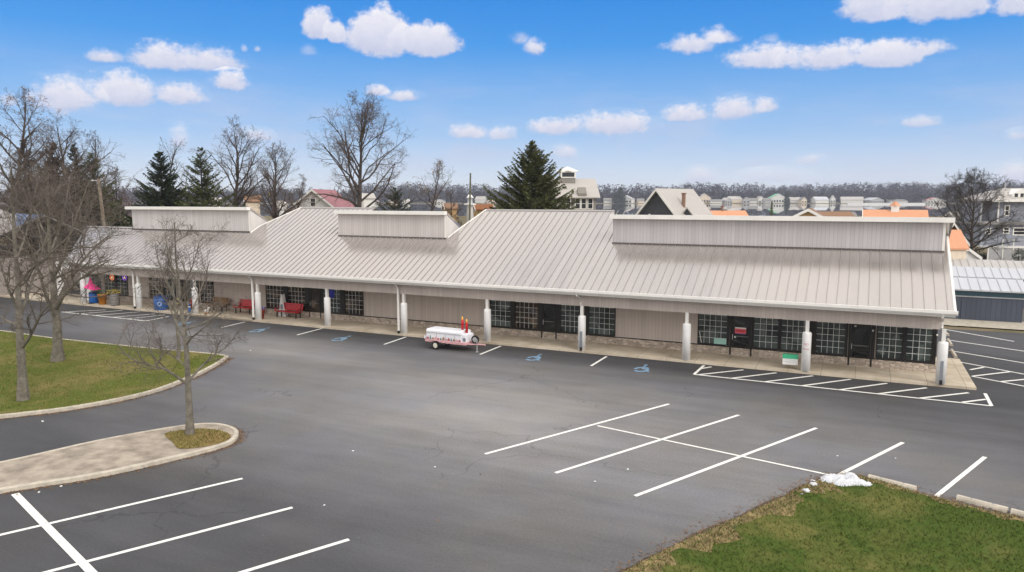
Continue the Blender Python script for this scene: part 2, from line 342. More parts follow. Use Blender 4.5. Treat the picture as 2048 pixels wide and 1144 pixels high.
def lawn_mat(name, g1, g2, tan, dirt=.5):
    m = bpy.data.materials.new(name); t = nodes_of(m)
    o = N(t, 'ShaderNodeOutputMaterial'); b = N(t, 'ShaderNodeBsdfPrincipled'); L(t, b.outputs[0], o.inputs[0]); setin(b, Roughness=.95); b.inputs['Specular IOR Level'].default_value = .1
    tc = N(t, 'ShaderNodeTexCoord')
    def no(s, d):
        n = N(t, 'ShaderNodeTexNoise'); setin(n, Scale=s, Detail=d, Roughness=.65); L(t, tc.outputs['Object'], n.inputs['Vector']); return n.outputs[0]
    a = N(t, 'ShaderNodeMix', data_type='RGBA'); L(t, no(7, 5), a.inputs[0]); a.inputs[6].default_value = c4(g1); a.inputs[7].default_value = c4(g2)
    cr = N(t, 'ShaderNodeValToRGB'); cr.color_ramp.elements[0].position = dirt-.1; cr.color_ramp.elements[1].position = dirt+.12; L(t, no(.35, 7), cr.inputs[0])
    q = N(t, 'ShaderNodeMix', data_type='RGBA'); L(t, cr.outputs[0], q.inputs[0]); L(t, a.outputs[2], q.inputs[6]); q.inputs[7].default_value = c4(tan)
    L(t, q.outputs[2], b.inputs['Base Color'])
    bp = N(t, 'ShaderNodeBump'); setin(bp, Strength=.8, Distance=.04); L(t, no(30, 4), bp.inputs['Height']); L(t, bp.outputs[0], b.inputs['Normal']); return m
lawn_g = lawn_mat('lawn_green', (.050,.086,.014), (.088,.128,.026), (.20,.175,.06), .585)
lawn_y = lawn_mat('lawn_olive', (.075,.105,.016), (.135,.16,.032), (.24,.19,.075), .54)
dry = mat('dry_mulch', (.33,.28,.225), .95, var=.42, vs=1.6, bump=.8, bs=12)

# ================================================================== ground, lake, lot, kerbs, paint
WATER_Z = 3.0
def ground():
    prof = [(-400,-.06),(60,-.06),(130,.0),(190,1.6),(230,3.5),(240,3.3),(247,1.6),(1125,1.6),(1135,3.2),(1150,3.6),(1300,7),(1500,18),(1750,24),(2400,26)]
    us = [-2600,-2000,-1000,-500,-250,-120,-60,0,60,120,250,500,1000,2000,2600]
    b = MB(); n = len(us)
    b.add([UV(u, v, z) for v, z in prof for u in us], [(j*n+i, j*n+i+1, (j+1)*n+i+1, (j+1)*n+i) for j in range(len(prof)-1) for i in range(n-1)])
    m = lawn_mat('village_ground', (.085,.085,.04), (.15,.13,.075), (.20,.16,.10), .48)
    struct(b.build('ground', m))
    hb = MB(); hp = [(1160,4.2),(1300,7.5),(1500,18.5),(1750,24.5),(2390,26.5)]; hb.add([UV(u, v, z) for v, z in hp for u in (-2590, 2590)], [(2*i, 2*i+1, 2*i+3, 2*i+2) for i in range(4)]); struct(hb.build('hills', mat('woodland_floor', (.045,.036,.036), .95, var=.3, vs=.02)))
    w = MB(); w.add([UV(-2600,243,WATER_Z), UV(2600,243,WATER_Z), UV(2600,1132,WATER_Z), UV(-2600,1132,WATER_Z)], [(0,1,2,3)])
    wm = bpy.data.materials.new('lake_water'); t = nodes_of(wm); o = N(t, 'ShaderNodeOutputMaterial'); p = N(t, 'ShaderNodeBsdfPrincipled'); L(t, p.outputs[0], o.inputs[0])
    setin(p, Roughness=.015); p.inputs['Base Color'].default_value = (.035,.038,.042,1); p.inputs['Specular IOR Level'].default_value = .5
    tc = N(t, 'ShaderNodeTexCoord'); no = N(t, 'ShaderNodeTexNoise'); setin(no, Scale=.35, Detail=3.0); L(t, tc.outputs['Object'], no.inputs['Vector'])
    bp = N(t, 'ShaderNodeBump'); setin(bp, Strength=.010, Distance=.03); L(t, no.outputs[0], bp.inputs['Height']); L(t, bp.outputs[0], p.inputs['Normal'])
    struct(w.build('lake', wm))
ground()
a = MB(); a.add([(-140,2,0),(60,2,0),(60,57.6,0),(-140,50.6,0)], [(0,1,2,3)]); struct(a.build('parking_lot', asph))

def poly_obj(name, pts, z, m, thick=0):
    b = MB(); n = len(pts); b.add([(p.x, p.y, z) for p in pts], [tuple(range(n))]); return b.build(name, m)
def smooth_pts(pts, closed=False, k=6):
    out = []; n = len(pts); rng = range(n if closed else n-1)
    for i in rng:
        p0, p1, p2, p3 = [pts[j % n] if closed else pts[min(max(j, 0), n-1)] for j in (i-1, i, i+1, i+2)]
        for s in range(k):
            t = s/k
            out.append(.5*((2*p1)+(p2-p0)*t+(2*p0-5*p1+4*p2-p3)*t*t+(3*p1-p0-3*p2+p3)*t**3))
    if not closed: out.append(pts[-1])
    return out
def ribbon(name, pts, w, h, m, z0=0.0, inward=1):
    # kerb: a profile swept along a polyline (left side = outside)
    b = MB(); n = len(pts); prof = [(0, z0-.02), (0, h-.02), (.02*inward, h), (w*inward, h), (w*inward, z0-.02)]; vs = []
    for i, p in enumerate(pts):
        d = (pts[min(i+1, n-1)]-pts[max(i-1, 0)]); d.z = 0; d.normalize(); q = Vector((d.y, -d.x, 0))
        vs += [(p.x+q.x*o, p.y+q.y*o, z) for o, z in prof]
    fs = [(i*5+k, i*5+k+1, (i+1)*5+k+1, (i+1)*5+k) for i in range(n-1) for k in range(4)]
    b.add(vs, fs+[(4,3,2,1,0), tuple((n-1)*5+k for k in range(5))]); return b.build(name, m)

# --- left lawn
la = [G(-420,700), G(-60,663), G(110,680), G(280,698), G(400,709), G(440,713)]
lb = [G(457,716), G(440,729), G(390,755), G(300,789), G(160,818), G(0,838), G(-300,870), G(-900,915)]
left_front = smooth_pts(lb, k=5); left_back = smooth_pts(la, k=4)
left_poly = left_back+left_front
struct(poly_obj('lawn', left_poly, .13, lawn_y))
struct(ribbon('kerb', left_front, .16, .15, concrete)); struct(ribbon('kerb', left_back+[lb[0]], .16, .15, concrete))
# --- island in the foreground
ib = smooth_pts([G(-700,1075), G(-300,988), G(0,931), G(190,888), G(330,862), G(400,853), G(445,854), G(475,865), G(472,882), G(440,898), G(330,926), G(190,957), G(0,988), G(-300,1050), G(-700,1150)], k=6)
struct(poly_obj('planting_bed', ib, .12, dry)); struct(ribbon('kerb', ib, .15, .14, concrete))
patch_ = smooth_pts([G(330,868,.13), G(365,860,.13), G(420,858,.13), G(460,868,.13), G(452,882,.13), G(410,893,.13), G(360,897,.13), G(345,884,.13)], True, 5)
struct(poly_obj('lawn', patch_, .135, lawn_mat('lawn_patch', (.10,.11,.02), (.17,.16,.04), (.30,.20,.09), .46)))
# --- right lawn (close to the camera)
ra_ = smooth_pts([G(1130,1260), G(1215,1170), G(1330,1104), G(1450,1050), G(1560,1000), G(1625,968), G(1690,952), G(1760,965), G(1860,995), G(1950,1018), G(2060,1045), G(2300,1110)], k=6)
rp = ra_+[Vector((7,10,0)), Vector((9,3,0)), Vector((-3,3,0))]
struct(poly_obj('lawn', rp, .05, lawn_g))
b = MB(); rnd = random.Random(4)
edge = []
for i, p in enumerate(ra_):
    edge.append(p)
bb = []
for i in range(len(ra_)):
    d = (ra_[min(i+1, len(ra_)-1)]-ra_[max(i-1, 0)]).normalized(); q = Vector((-d.y, d.x, 0)); bb.append(ra_[i]+q*(.06+.14*rnd.random()))
soil = mat('bare_soil', (.085,.06,.04), .95, var=.5, vs=6, bump=.8)
n_ = len(ra_)
b.add([(p.x, p.y, .012) for p in bb]+[(p.x-(bb[i]-p).x*2, p.y-(bb[i]-p).y*2, .055) for i, p in enumerate(ra_)], [(i, n_+i, n_+i+1, i+1) for i in range(n_-1)])
struct(b.build('soil_edge', soil))
def inside(p, poly):
    c = False; j = len(poly)-1
    for i in range(len(poly)):
        a_, b_ = poly[i], poly[j]
        if (a_.y > p[1]) != (b_.y > p[1]) and p[0] < (b_.x-a_.x)*(p[1]-a_.y)/(b_.y-a_.y)+a_.x: c = not c
        j = i
    return c
def grass(poly, n, z, seed, cols, h=(.04,.09), xlim=None, dens=None):
    rnd = random.Random(seed); xs = [p.x for p in poly]; ys = [p.y for p in poly]; v = []; f = []
    x0, x1, y0, y1 = max(min(xs), xlim[0]), min(max(xs), xlim[1]), min(ys), max(ys)
    while len(f) < n:
        x, y = rnd.uniform(x0, x1), rnd.uniform(y0, y1)
        if not inside((x, y), poly): continue
        a_ = rnd.uniform(0, 6.28); hh = rnd.uniform(*h); w = rnd.uniform(.008, .02); lx, ly = rnd.uniform(-.06, .06), rnd.uniform(-.06, .06); k = len(v)
        v += [(x-w*math.cos(a_), y-w*math.sin(a_), z), (x+w*math.cos(a_), y+w*math.sin(a_), z), (x+lx, y+ly, z+hh)]; f.append((k, k+1, k+2))
    me = bpy.data.meshes.new('grass'); me.from_pydata(v, [], f); me.update()
    return struct(link('grass', me, cols), True)
blade = mat('grass_blade', (.060,.098,.017), .9, var=.3, vs=.35, island=.2, col2=(.115,.135,.036), spec=.1)
blade_y = mat('grass_blade_olive', (.11,.125,.025), .9, var=.35, vs=.4, island=.45, col2=(.22,.18,.065), spec=.1)
grass(rp, 60000, .05, 3, blade, xlim=(-6, 8)); grass(left_poly, 34000, .13, 5, blade_y, xlim=(-62, -9)); grass(patch_, 1200, .135, 6, blade_y, xlim=(-60, 0))

b = MB(); rnd = random.Random(14); dd = mat('dead_grass', (.24,.18,.08), .95, var=.55, vs=3, bump=.9, bs=20); inn = []
for i, p in enumerate(ra_):
    d = (ra_[min(i+1, len(ra_)-1)]-ra_[max(i-1, 0)]).normalized(); q = Vector((d.y, -d.x, 0)); k_ = (.34+.2*math.sin(i*.9)+.16*math.sin(i*2.3+1)+.12*rnd.random())*(1.3 if i < len(ra_)*.62 else .6); inn.append(p+q*k_)
b.add([(p.x, p.y, .0535) for p in ra_]+[(p.x, p.y, .0535) for p in inn], [(i, i+1, n_+i+1, n_+i) for i in range(n_-1)]); struct(b.build('worn_edge', dd))
grass(ra_+inn[::-1], 2600, .053, 23, mat('dead_blade', (.26,.20,.10), .95, island=.4), xlim=(-8, 8))


# --- dead leaves and grit caught along the kerbs
def leaf_litter(pts, n, seed, side, wid=.28):
    rnd = random.Random(seed); v, f = [], []
    for _ in range(n):
        i = rnd.randrange(len(pts)-1); p = pts[i].lerp(pts[i+1], rnd.random()); d = (pts[i+1]-pts[i]).normalized(); q = Vector((d.y, -d.x, 0))*side; c = p+q*abs(rnd.gauss(0, wid*.5)); k = len(v)
        for _ in range(3): v.append((c.x+rnd.uniform(-.05, .05), c.y+rnd.uniform(-.05, .05), .006+rnd.random()*.025))
        f.append((k, k+1, k+2))
    me = bpy.data.meshes.new('leaf_litter'); me.from_pydata(v, [], f); struct(link('leaf_litter', me, mat('dead_leaf_litter', (.20,.115,.06), .95, island=.5, var=.3)), True)
leaf_litter([p for p in left_front if p.x > -60], 2600, 31, -1); leaf_litter([p for p in ib if p.x > -45], 2600, 32, -1); leaf_litter(ra_, 2200, 33, -1, .4)
# --- painted lines
ZL = 0.0
def line(p, q, w=.13, name='parking_line', m=None, z=.004):
    global ZL
    ZL += .0002; z += ZL; d = (q-p).normalized(); s = Vector((-d.y, d.x, 0))*w/2
    b = MB(); b.add([(v.x, v.y, z) for v in (p-s, q-s, q+s, p+s)], [(0,1,2,3)]); return struct(b.build(name, m or linep))
for p, q in [((-60,1084),(485,957)),((60,1153),(585,1015)),((440,1158),(698,1079)),((970,908),(1338,808)),((1111,946),(1478,830)),((1270,992),(1633,856)),((1655,961),(1806,885)),((1872,993),(1970,914)),
             ((443,655),(490,644)),((594,670),(644,657)),((768,689),(812,674)),((960,709),(1002,692)),((1182,732),(1213,713)),
             ((1885,658),(2028,683)),((1888,679),(2065,705)),((1897,701),(2065,729))]:
    line(G(*p), G(*q), .135)
line(G(30,988), G(188,1150), .2, z=.008); line(G(1195,852), G(1662,951), .11, z=.008)
line(G(1888,640), G(1924,648), .12); line(G(1890,650), G(1914,652), .12)
# loading zone with diagonal stripes in front of the right unit
def hatch(out, stripes, name='hatched_zone'):
    for p, q in out: line(G(*p), G(*q), .14, name)
    for p, q in stripes: line(G(*p), G(*q), .14, name, z=.008)
hatch([((1388,749),(1983,812)), ((1388,749),(1408,731)), ((1983,812),(1970,787))],
      [((1400,738),(1423,734)),((1395,750),(1487,740)),((1463,757),(1553,746)),((1530,764),(1626,752)),((1604,772),(1701,759)),((1680,780),(1774,767)),((1757,788),(1853,776)),((1838,797),(1937,786)),((1925,805),(1972,799))])
hatch([((123,624),(292,642)), ((292,642),(338,633))], [((130,624),(212,620)),((160,628),(245,621)),((192,631),(280,624)),((222,635),(310,628)),((255,638),(330,630))])
hatch([((1902,721),(2065,752)), ((1944,753),(2065,776))], [((1940,740),(1968,735)),((1944,753),(2020,744)),((2000,764),(2062,758))])
def wheelchair(c):
    # painted accessibility symbol: wheel ring, seated figure (about 1.1 m)
    b = MB(); z = .004
    def quad(pts):
        nonlocal z
        z += .0001; b.add([(c.x+x*.9, c.y+y*1.35, z) for x, y in pts], [tuple(range(len(pts)))])
    def bar(p, q, w):
        p, q = Vector(p), Vector(q); d = (q-p).normalized(); s = Vector((-d.y, d.x))*w/2; quad([p-s, q-s, q+s, p+s])
    n = 20
    for k in range(n):                               # open ring of the wheel
        a0, a1 = -2.4+2*math.pi*k/n*.9, -2.4+2*math.pi*(k+1)/n*.9
        quad([(r*math.cos(t)-.05, r*math.sin(t)-.2) for r, t in ((.25,a0),(.43,a0),(.43,a1),(.25,a1))])
    bar((-.08,.42), (-.02,-.1), .13); bar((-.02,-.08), (.28,-.08), .11); bar((.26,-.05), (.42,-.45), .11); bar((-.05,.18), (.22,.18), .08); bar((.40,-.46), (.54,-.42), .08)
    quad([(-.1+.11*math.cos(2*math.pi*k/12), .58+.11*math.sin(2*math.pi*k/12)) for k in range(12)])
    struct(b.build('wheelchair_symbol', bluep))
for p in [(372,646),(521,660),(685,677),(1072,715),(1287,737)]: wheelchair(G(*p))
# ================================================================== pavement and the strip of shops
YE, ZE, SL, YDm, YW = 37.5, 3.55, .54, 41.9, 40.5       # eave line, eave height, roof slope, dormer front, shop front
ZS = .12
def zr(y): return ZE+SL*(y-YE)
walk = MB(); wp = [(-70,38.05),(-57.6,37.75),(4.95,37.95),(4.95,44.6),(3.4,44.6),(3.4,41.5),(-70,41.5)]
walk.prism(wp, 'z', -.02, ZS)
def walk_mat():
    m = bpy.data.materials.new('pavement_concrete'); t = nodes_of(m); o = N(t, 'ShaderNodeOutputMaterial'); p = N(t, 'ShaderNodeBsdfPrincipled'); L(t, p.outputs[0], o.inputs[0]); setin(p, Roughness=.9)
    tc = N(t, 'ShaderNodeTexCoord'); no = N(t, 'ShaderNodeTexNoise'); setin(no, Scale=.6, Detail=8.0, Roughness=.65); L(t, tc.outputs['Object'], no.inputs['Vector'])
    cr = N(t, 'ShaderNodeValToRGB'); e = cr.color_ramp.elements; e[0].position = .3; e[0].color = (.40,.33,.235,1); e[1].position = .68; e[1].color = (.66,.58,.46,1); L(t, no.outputs[0], cr.inputs[0])
    br = N(t, 'ShaderNodeTexBrick'); br.offset = 0; setin(br, Scale=1.0, Mortar_Size=.012) ; br.inputs['Brick Width'].default_value = 1.52; br.inputs['Row Height'].default_value = 1.35
    br.inputs['Color1'].default_value = (1,1,1,1); br.inputs['Color2'].default_value = (.90,.90,.90,1); br.inputs['Mortar'].default_value = (.5,.48,.45,1); L(t, tc.outputs['Object'], br.inputs['Vector'])
    mx_ = N(t, 'ShaderNodeMix', data_type='RGBA', blend_type='MULTIPLY'); mx_.inputs[0].default_value = 1; L(t, cr.outputs[0], mx_.inputs[6]); L(t, br.outputs[0], mx_.inputs[7]); L(t, mx_.outputs[2], p.inputs['Base Color']); return m
struct(walk.build('pavement', walk_mat()))

def roof_mat(name='roof_metal', col=(.525,.49,.465), rough=.17, metal=.7):
    m = bpy.data.materials.new(name); t = nodes_of(m); o = N(t, 'ShaderNodeOutputMaterial'); p = N(t, 'ShaderNodeBsdfPrincipled'); L(t, p.outputs[0], o.inputs[0])
    setin(p, Metallic=metal); p.inputs['Specular IOR Level'].default_value = .5
    tc = N(t, 'ShaderNodeTexCoord'); mp = N(t, 'ShaderNodeMapping'); mp.inputs['Scale'].default_value = (2.2, .25, .25); L(t, tc.outputs['Object'], mp.inputs[0])
    no = N(t, 'ShaderNodeTexNoise'); setin(no, Scale=1.0, Detail=7.0, Roughness=.65); L(t, mp.outputs[0], no.inputs['Vector'])
    cr = N(t, 'ShaderNodeValToRGB'); e = cr.color_ramp.elements; e[0].position = .3; e[1].position = .7; e[0].color = c4([x*.94 for x in col]); e[1].color = c4([x*1.05 for x in col]); L(t, no.outputs[0], cr.inputs[0]); L(t, cr.outputs[0], p.inputs['Base Color'])
    mr = N(t, 'ShaderNodeMapRange'); setin(mr, From_Min=.3, From_Max=.7, To_Min=rough-.05, To_Max=rough+.1); L(t, no.outputs[0], mr.inputs[0]); L(t, mr.outputs[0], p.inputs['Roughness']); return m
rmet = roof_mat()
stone = bpy.data.materials.new('stone_base'); t = nodes_of(stone); o_ = N(t, 'ShaderNodeOutputMaterial'); p_ = N(t, 'ShaderNodeBsdfPrincipled'); L(t, p_.outputs[0], o_.inputs[0]); setin(p_, Roughness=.9)
tc_ = N(t, 'ShaderNodeTexCoord'); mp_ = N(t, 'ShaderNodeMapping'); mp_.inputs['Scale'].default_value = (1, 1, 1.7); L(t, tc_.outputs['Object'], mp_.inputs[0])
vo_ = N(t, 'ShaderNodeTexVoronoi', feature='F1'); setin(vo_, Scale=4.0, Randomness=.9); L(t, mp_.outputs[0], vo_.inputs['Vector'])
ve_ = N(t, 'ShaderNodeTexVoronoi', feature='DISTANCE_TO_EDGE'); setin(ve_, Scale=4.0, Randomness=.9); L(t, mp_.outputs[0], ve_.inputs['Vector'])
cr_ = N(t, 'ShaderNodeValToRGB'); e = cr_.color_ramp.elements; e[0].color = (.33,.27,.215,1); e[1].color = (.60,.51,.43,1)
sx_ = N(t, 'ShaderNodeSeparateColor'); L(t, vo_.outputs['Color'], sx_.inputs[0]); L(t, sx_.outputs[0], cr_.inputs[0])
le_ = N(t, 'ShaderNodeMath', operation='LESS_THAN'); le_.inputs[1].default_value = .05; L(t, ve_.outputs['Distance'], le_.inputs[0])
mm_ = N(t, 'ShaderNodeMix', data_type='RGBA'); L(t, le_.outputs[0], mm_.inputs[0]); L(t, cr_.outputs[0], mm_.inputs[6]); mm_.inputs[7].default_value = (.29,.245,.20,1); L(t, mm_.outputs[2], p_.inputs['Base Color'])
bp_ = N(t, 'ShaderNodeBump'); setin(bp_, Strength=.8, Distance=.05); L(t, ve_.outputs['Distance'], bp_.inputs['Height']); L(t, bp_.outputs[0], p_.inputs['Normal'])

def glass_mat(name, c1, c2, c3, vs=1.4):
    # dark shop glass: what stands behind it shows as dim coloured shapes
    m = bpy.data.materials.new(name); t = nodes_of(m); o = N(t, 'ShaderNodeOutputMaterial'); p = N(t, 'ShaderNodeBsdfPrincipled'); L(t, p.outputs[0], o.inputs[0])
    setin(p, Roughness=.04); p.inputs['Specular IOR Level'].default_value = .5
    tc = N(t, 'ShaderNodeTexCoord'); vo = N(t, 'ShaderNodeTexVoronoi', feature='F1', distance='CHEBYCHEV'); setin(vo, Scale=vs); L(t, tc.outputs['Object'], vo.inputs['Vector'])
    sx = N(t, 'ShaderNodeSeparateColor'); L(t, vo.outputs['Color'], sx.inputs[0])
    cr = N(t, 'ShaderNodeValToRGB'); e = cr.color_ramp.elements; e[0].color = c4(c1); e[1].color = c4(c3); q = e.new(.6); q.color = c4(c2); L(t, sx.outputs[0], cr.inputs[0]); L(t, cr.outputs[0], p.inputs['Base Color']); return m
g_cool = glass_mat('shop_glass_cool', (.022,.030,.030), (.055,.072,.069), (.12,.145,.138))
g_warm = glass_mat('shop_glass_warm', (.015,.012,.010), (.04,.03,.022), (.16,.12,.08), 2.2)
g_dark = glass_mat('door_glass', (.008,.009,.009), (.014,.016,.015), (.03,.034,.03))
mallX = (-27.0, 44.0)
mall = thing('strip_mall', 'long row of shops with pale ribbed metal roof and three raised false front boxes', 'shopping building', (mallX[0], mallX[1], 0))
OFF = (mallX[0], mallX[1], 0)
def mb(): return MB(OFF)
# walls
b = mb(); b.box(-58.2, 3.5, YW, 51, ZS+.40, 3.35); b.build('wall', sid_tan, mall)
b = mb(); b.box(-58.2, 3.5, YW-.08, YW-.002, ZS-.02, ZS+.40); b.box(3.5, 3.58, YW-.08, 51, ZS-.02, ZS+.40); b.build('stone_base', stone, mall)
b = mb(); b.box(-58.2, 3.5, YW-.05, YW-.002, ZS+.40, ZS+.45); b.build('base_ledge', dark, mall)
b = mb(); b.box(-58.2, 3.55, 38.2, YW-.01, 2.72, 2.78); b.build('canopy_ceiling', sid_tan, mall)
b = mb(); b.box(-58.3, 3.42, 38.02, 38.18, 2.64, 3.52); b.build('canopy_beam', sid_tan, mall)
b = mb(); b.prism([(38.02,3.0),(40.5,2.79),(40.5,zr(40.5)-.12),(38.02,zr(38.02)-.12)], 'x', 3.43, 3.52); b.build('canopy_end_panel', sid_tan, mall)

# roof: one ribbed slope, higher between the false fronts
secs = [dict(x0=-42.55, x1=-33.6, lt=[(42.0,-42.5),(42.9,-42.4),(45.55,-40.5)], rt=-33.4), dict(x0=-24.95, x1=-13.4, lt=[(42.0,-24.9),(42.8,-24.7),(45.4,-23.8)], rt=-14.5)]
def ytop(x):
    if x < -56: return 42.3
    y = YDm+.05
    for s in secs:
        lt = s['lt']; xs = [q[1] for q in lt]; ridge = lt[-1][0]
        if x >= s['x0'] and x <= s['x1'] and x >= xs[0]:
            if x >= xs[-1]: return ridge
            for (ya, xa), (yb, xb) in zip(lt, lt[1:]):
                if xa <= x <= xb: return max(y, ya+(yb-ya)*(x-xa)/(xb-xa))
    return y
b = mb(); T = .06
def slope_poly(pts):     # pts in (x, y), front slope
    n = len(pts); b.add([(x, y, zr(y)) for x, y in pts]+[(x, y, zr(y)-T) for x, y in pts], [tuple(range(n)), tuple(range(2*n-1, n-1, -1))]+[(i, n+i, n+(i+1) % n, (i+1) % n) for i in range(n)])
yl = YDm+.05
slope_poly([(-58.3,YE),(3.87,YE),(3.87,yl),(-56.0,yl),(-56.0,42.3),(-62.3,42.3)])
slope_poly([(3.68,yl),(3.87,yl),(3.87,43.6),(3.68,43.6)])
for s in secs:
    lt = s['lt']; yr = lt[-1][0]
    slope_poly([(s['x0'], yl), (s['x1'], yl), (s['rt'], yr)]+[(x, y) for y, x in lt[::-1]])
x = -58.1
seam = mat('roof_seam', (.37,.345,.335), .45, metal=.3, var=.08)
ribs = MB(OFF)
while x < 3.87:
    y1 = ytop(x); w, h = .014, .05
    ribs.add([(x-w,YE,zr(YE)),(x+w,YE,zr(YE)),(x+w*.5,YE,zr(YE)+h),(x-w*.5,YE,zr(YE)+h),(x-w,y1,zr(y1)),(x+w,y1,zr(y1)),(x+w*.5,y1,zr(y1)+h),(x-w*.5,y1,zr(y1)+h)], [(0,1,2,3),(5,4,7,6),(1,5,6,2),(2,6,7,3),(4,0,3,7)])
    x += .457
nf_ = len(b.f); b.v += ribs.v; k = len(b.v)-len(ribs.v); b.f += [tuple(i+k for i in f) for f in ribs.f]
roof = b.build('roof', rmet, mall); roof.data.materials.append(seam)
for q_f in roof.data.polygons:
    if q_f.index >= nf_: q_f.material_index = 1
b = mb()
for s in secs:                          # ridge caps, raking edges and rear slopes of the higher parts
    lt = s['lt']; yr = lt[-1][0]; zt = zr(yr)
    c_ = mb(); c_.prism([(yr-.14, zt-.05), (yr, zt+.05), (yr+.14, zt-.05)], 'x', lt[-1][1], s['rt']); c_.build('ridge_cap', seam, roof)
    b = mb()
    for (ya, xa), (yb, xb) in zip(lt, lt[1:]): b.tube([(xa, ya, zr(ya)+.02), (xb, yb, zr(yb)+.02)], .05, 6)
    b.build('raking_edge', trim, roof)
b = mb(); b.prism([(42.15, 6.12), (42.3, 6.22), (42.45, 6.12)], 'x', -62.2, -56.1); b.build('ridge_cap', seam, roof)
b = mb(); b.tube([(3.87, YE, ZE+.0), (3.87, 43.6, zr(43.6))], .07, 6); b.build('raking_edge', trim, roof)
for s in secs:
    lt = s['lt']; yr = lt[-1][0]; zt = zr(yr)-.07; xl, xr = lt[-1][1], s['rt']
    b = mb(); b.add([(xl,yr,zt),(xr,yr,zt),(s['x1']+.8,yr+8,zt-4.3),(s['x0'],yr+8,zt-4.3)], [(3,2,1,0)])
    b.add([(s['x0'],42.1,zr(42.1)-.08),(xl,yr,zt),(s['x0'],yr+8,zt-4.3)], [(0,1,2)]); b.build('rear_slope', rmet, roof)
b = mb(); b.add([(-56,42.3,6.1),(-62.3,42.3,6.1),(-60,50,3.3),(-56,50,3.3)], [(0,1,2,3)])
b.build('rear_slope', rmet, roof)

# false fronts
def false_front(x0, x1, yd, zt, m, ol, orr):
    ya = 49.6
    b = mb(); b.prism([(yd, zr(yd)-.2), (yd, zt), (ya, zt-4.0), (ya, zr(yd)-2.6)], 'x', x0, x1); w = b.build('false_front', m, mall)
    b = mb(); b.box(x0-ol, x1+orr, yd-.32, yd+.05, zt+.0, zt+.24)
    w2 = b.build('coping', trim, w)
    b = mb(); b.add([(x0-ol+.02,yd+.05,zt+.2),(x1+orr-.02,yd+.05,zt+.2),(x1+orr-.02,ya,zt-3.9),(x0-ol+.02,ya,zt-3.9),(x0-ol+.02,yd+.05,zt+.02),(x1+orr-.02,yd+.05,zt+.02),(x1+orr-.02,ya,zt-4.1),(x0-ol+.02,ya,zt-4.1)], [(0,1,2,3),(7,6,5,4),(0,4,5,1),(1,5,6,2),(2,6,7,3),(3,7,4,0)]); b.build('roof', rmet, w)
    b = mb(); b.box(x0-.02, x1+.02, yd-.05, yd-.002, zr(yd)-.03, zr(yd)+.07); b.build('flashing', mat('dark_flashing', (.10,.085,.08), .6), w)
    b = mb(); b.box(x1-.10, x1+.02, yd-.025, yd-.001, zr(yd)+.07, zt); b.build('corner_board', trim, w)
    b = mb(); b.prism([(yd+.02, zr(yd)), (yd+.02, zt), (ya, zt-4.0), (ya, zt-4.3)], 'x', x1+.002, x1+.03); b.build('end_panel', sid_grey_lit_y, w)
false_front(-55.95, -42.62, 42.1, 7.72, sid_grey, .45, .06)
false_front(-33.95, -25.0, 41.92, 7.52, siding('grey_siding_mid', (.56,.52,.50)), .10, .06)
false_front(-13.45, 3.66, YDm, 7.40, siding('grey_siding_cool', (.49,.465,.475)), .10, .36)

# gutter
b = mb(); b.prism([(YE-.02, 3.38), (YE-.02, 3.60), (YE-.16, 3.60), (YE-.16, 3.47), (YE-.10, 3.38)], 'x', -58.35, 3.98); b.build('gutter', trim, mall)
b = mb(); b.box(-58.3, 3.9, YE-.015, YE+.02, 3.30, 3.56); b.build('fascia_board', trim, mall)
# columns (sleeved posts) and downpipes
cols = [-57.05,-50.41,-44.3,-38.1,-31.95,-25.85,-19.92,-13.95,-8.1,-2.23,3.55]
CY = 38.1
def column(x, dp):
    b = mb(); b.bevel_box(x-.085, x+.085, CY-.085, CY+.085, ZS, 2.66, .01); c = b.build('column', trim, mall)
    b = mb(); b.lathe((x, CY, ZS), [(.215,0),(.215,1.86),(.205,1.92),(.17,1.95),(.09,1.955)], 20); sl = b.build('sleeve', mat('sleeve_white', (.87,.86,.85), .5, var=.05), c, True)
    if dp:
        xx = x-.30
        b = mb(); b.box(xx-.05, xx+.05, CY-.24, CY-.14, .30, 2.9); b.tube([(xx, CY-.19, 2.9), (xx+.0, CY-.28, 3.1), (xx-.0, YE-.09, 3.40)], .055, 8); b.build('downpipe', trim, mall)
        b = mb(); b.box(xx-.055, xx+.055, CY-.245, CY-.135, ZS, .30); b.build('downpipe_boot', black, mall)
    return sl
for i, x in enumerate(cols): column(x, i in (1, 3, 5))
for x in (-14.25, 3.2):          # short downpipe elbows and a grey conduit strapped to the sleeve
    b = mb(); b.tube([(x+.2, YE-.09, 3.42), (x+.2, YE-.05, 3.28), (x+.24, CY-.02, 3.05), (x+.25, CY-.09, 2.7)], .05, 8); b.build('downpipe', trim, mall)
    b = mb(); b.box(x+.28, x+.40, CY-.285, CY-.2, .34, 1.22); b.build('conduit', steel, mall)
    b = mb(); b.box(x+.285, x+.395, CY-.28, CY-.205, ZS, .34); b.build('conduit_boot', black, mall)
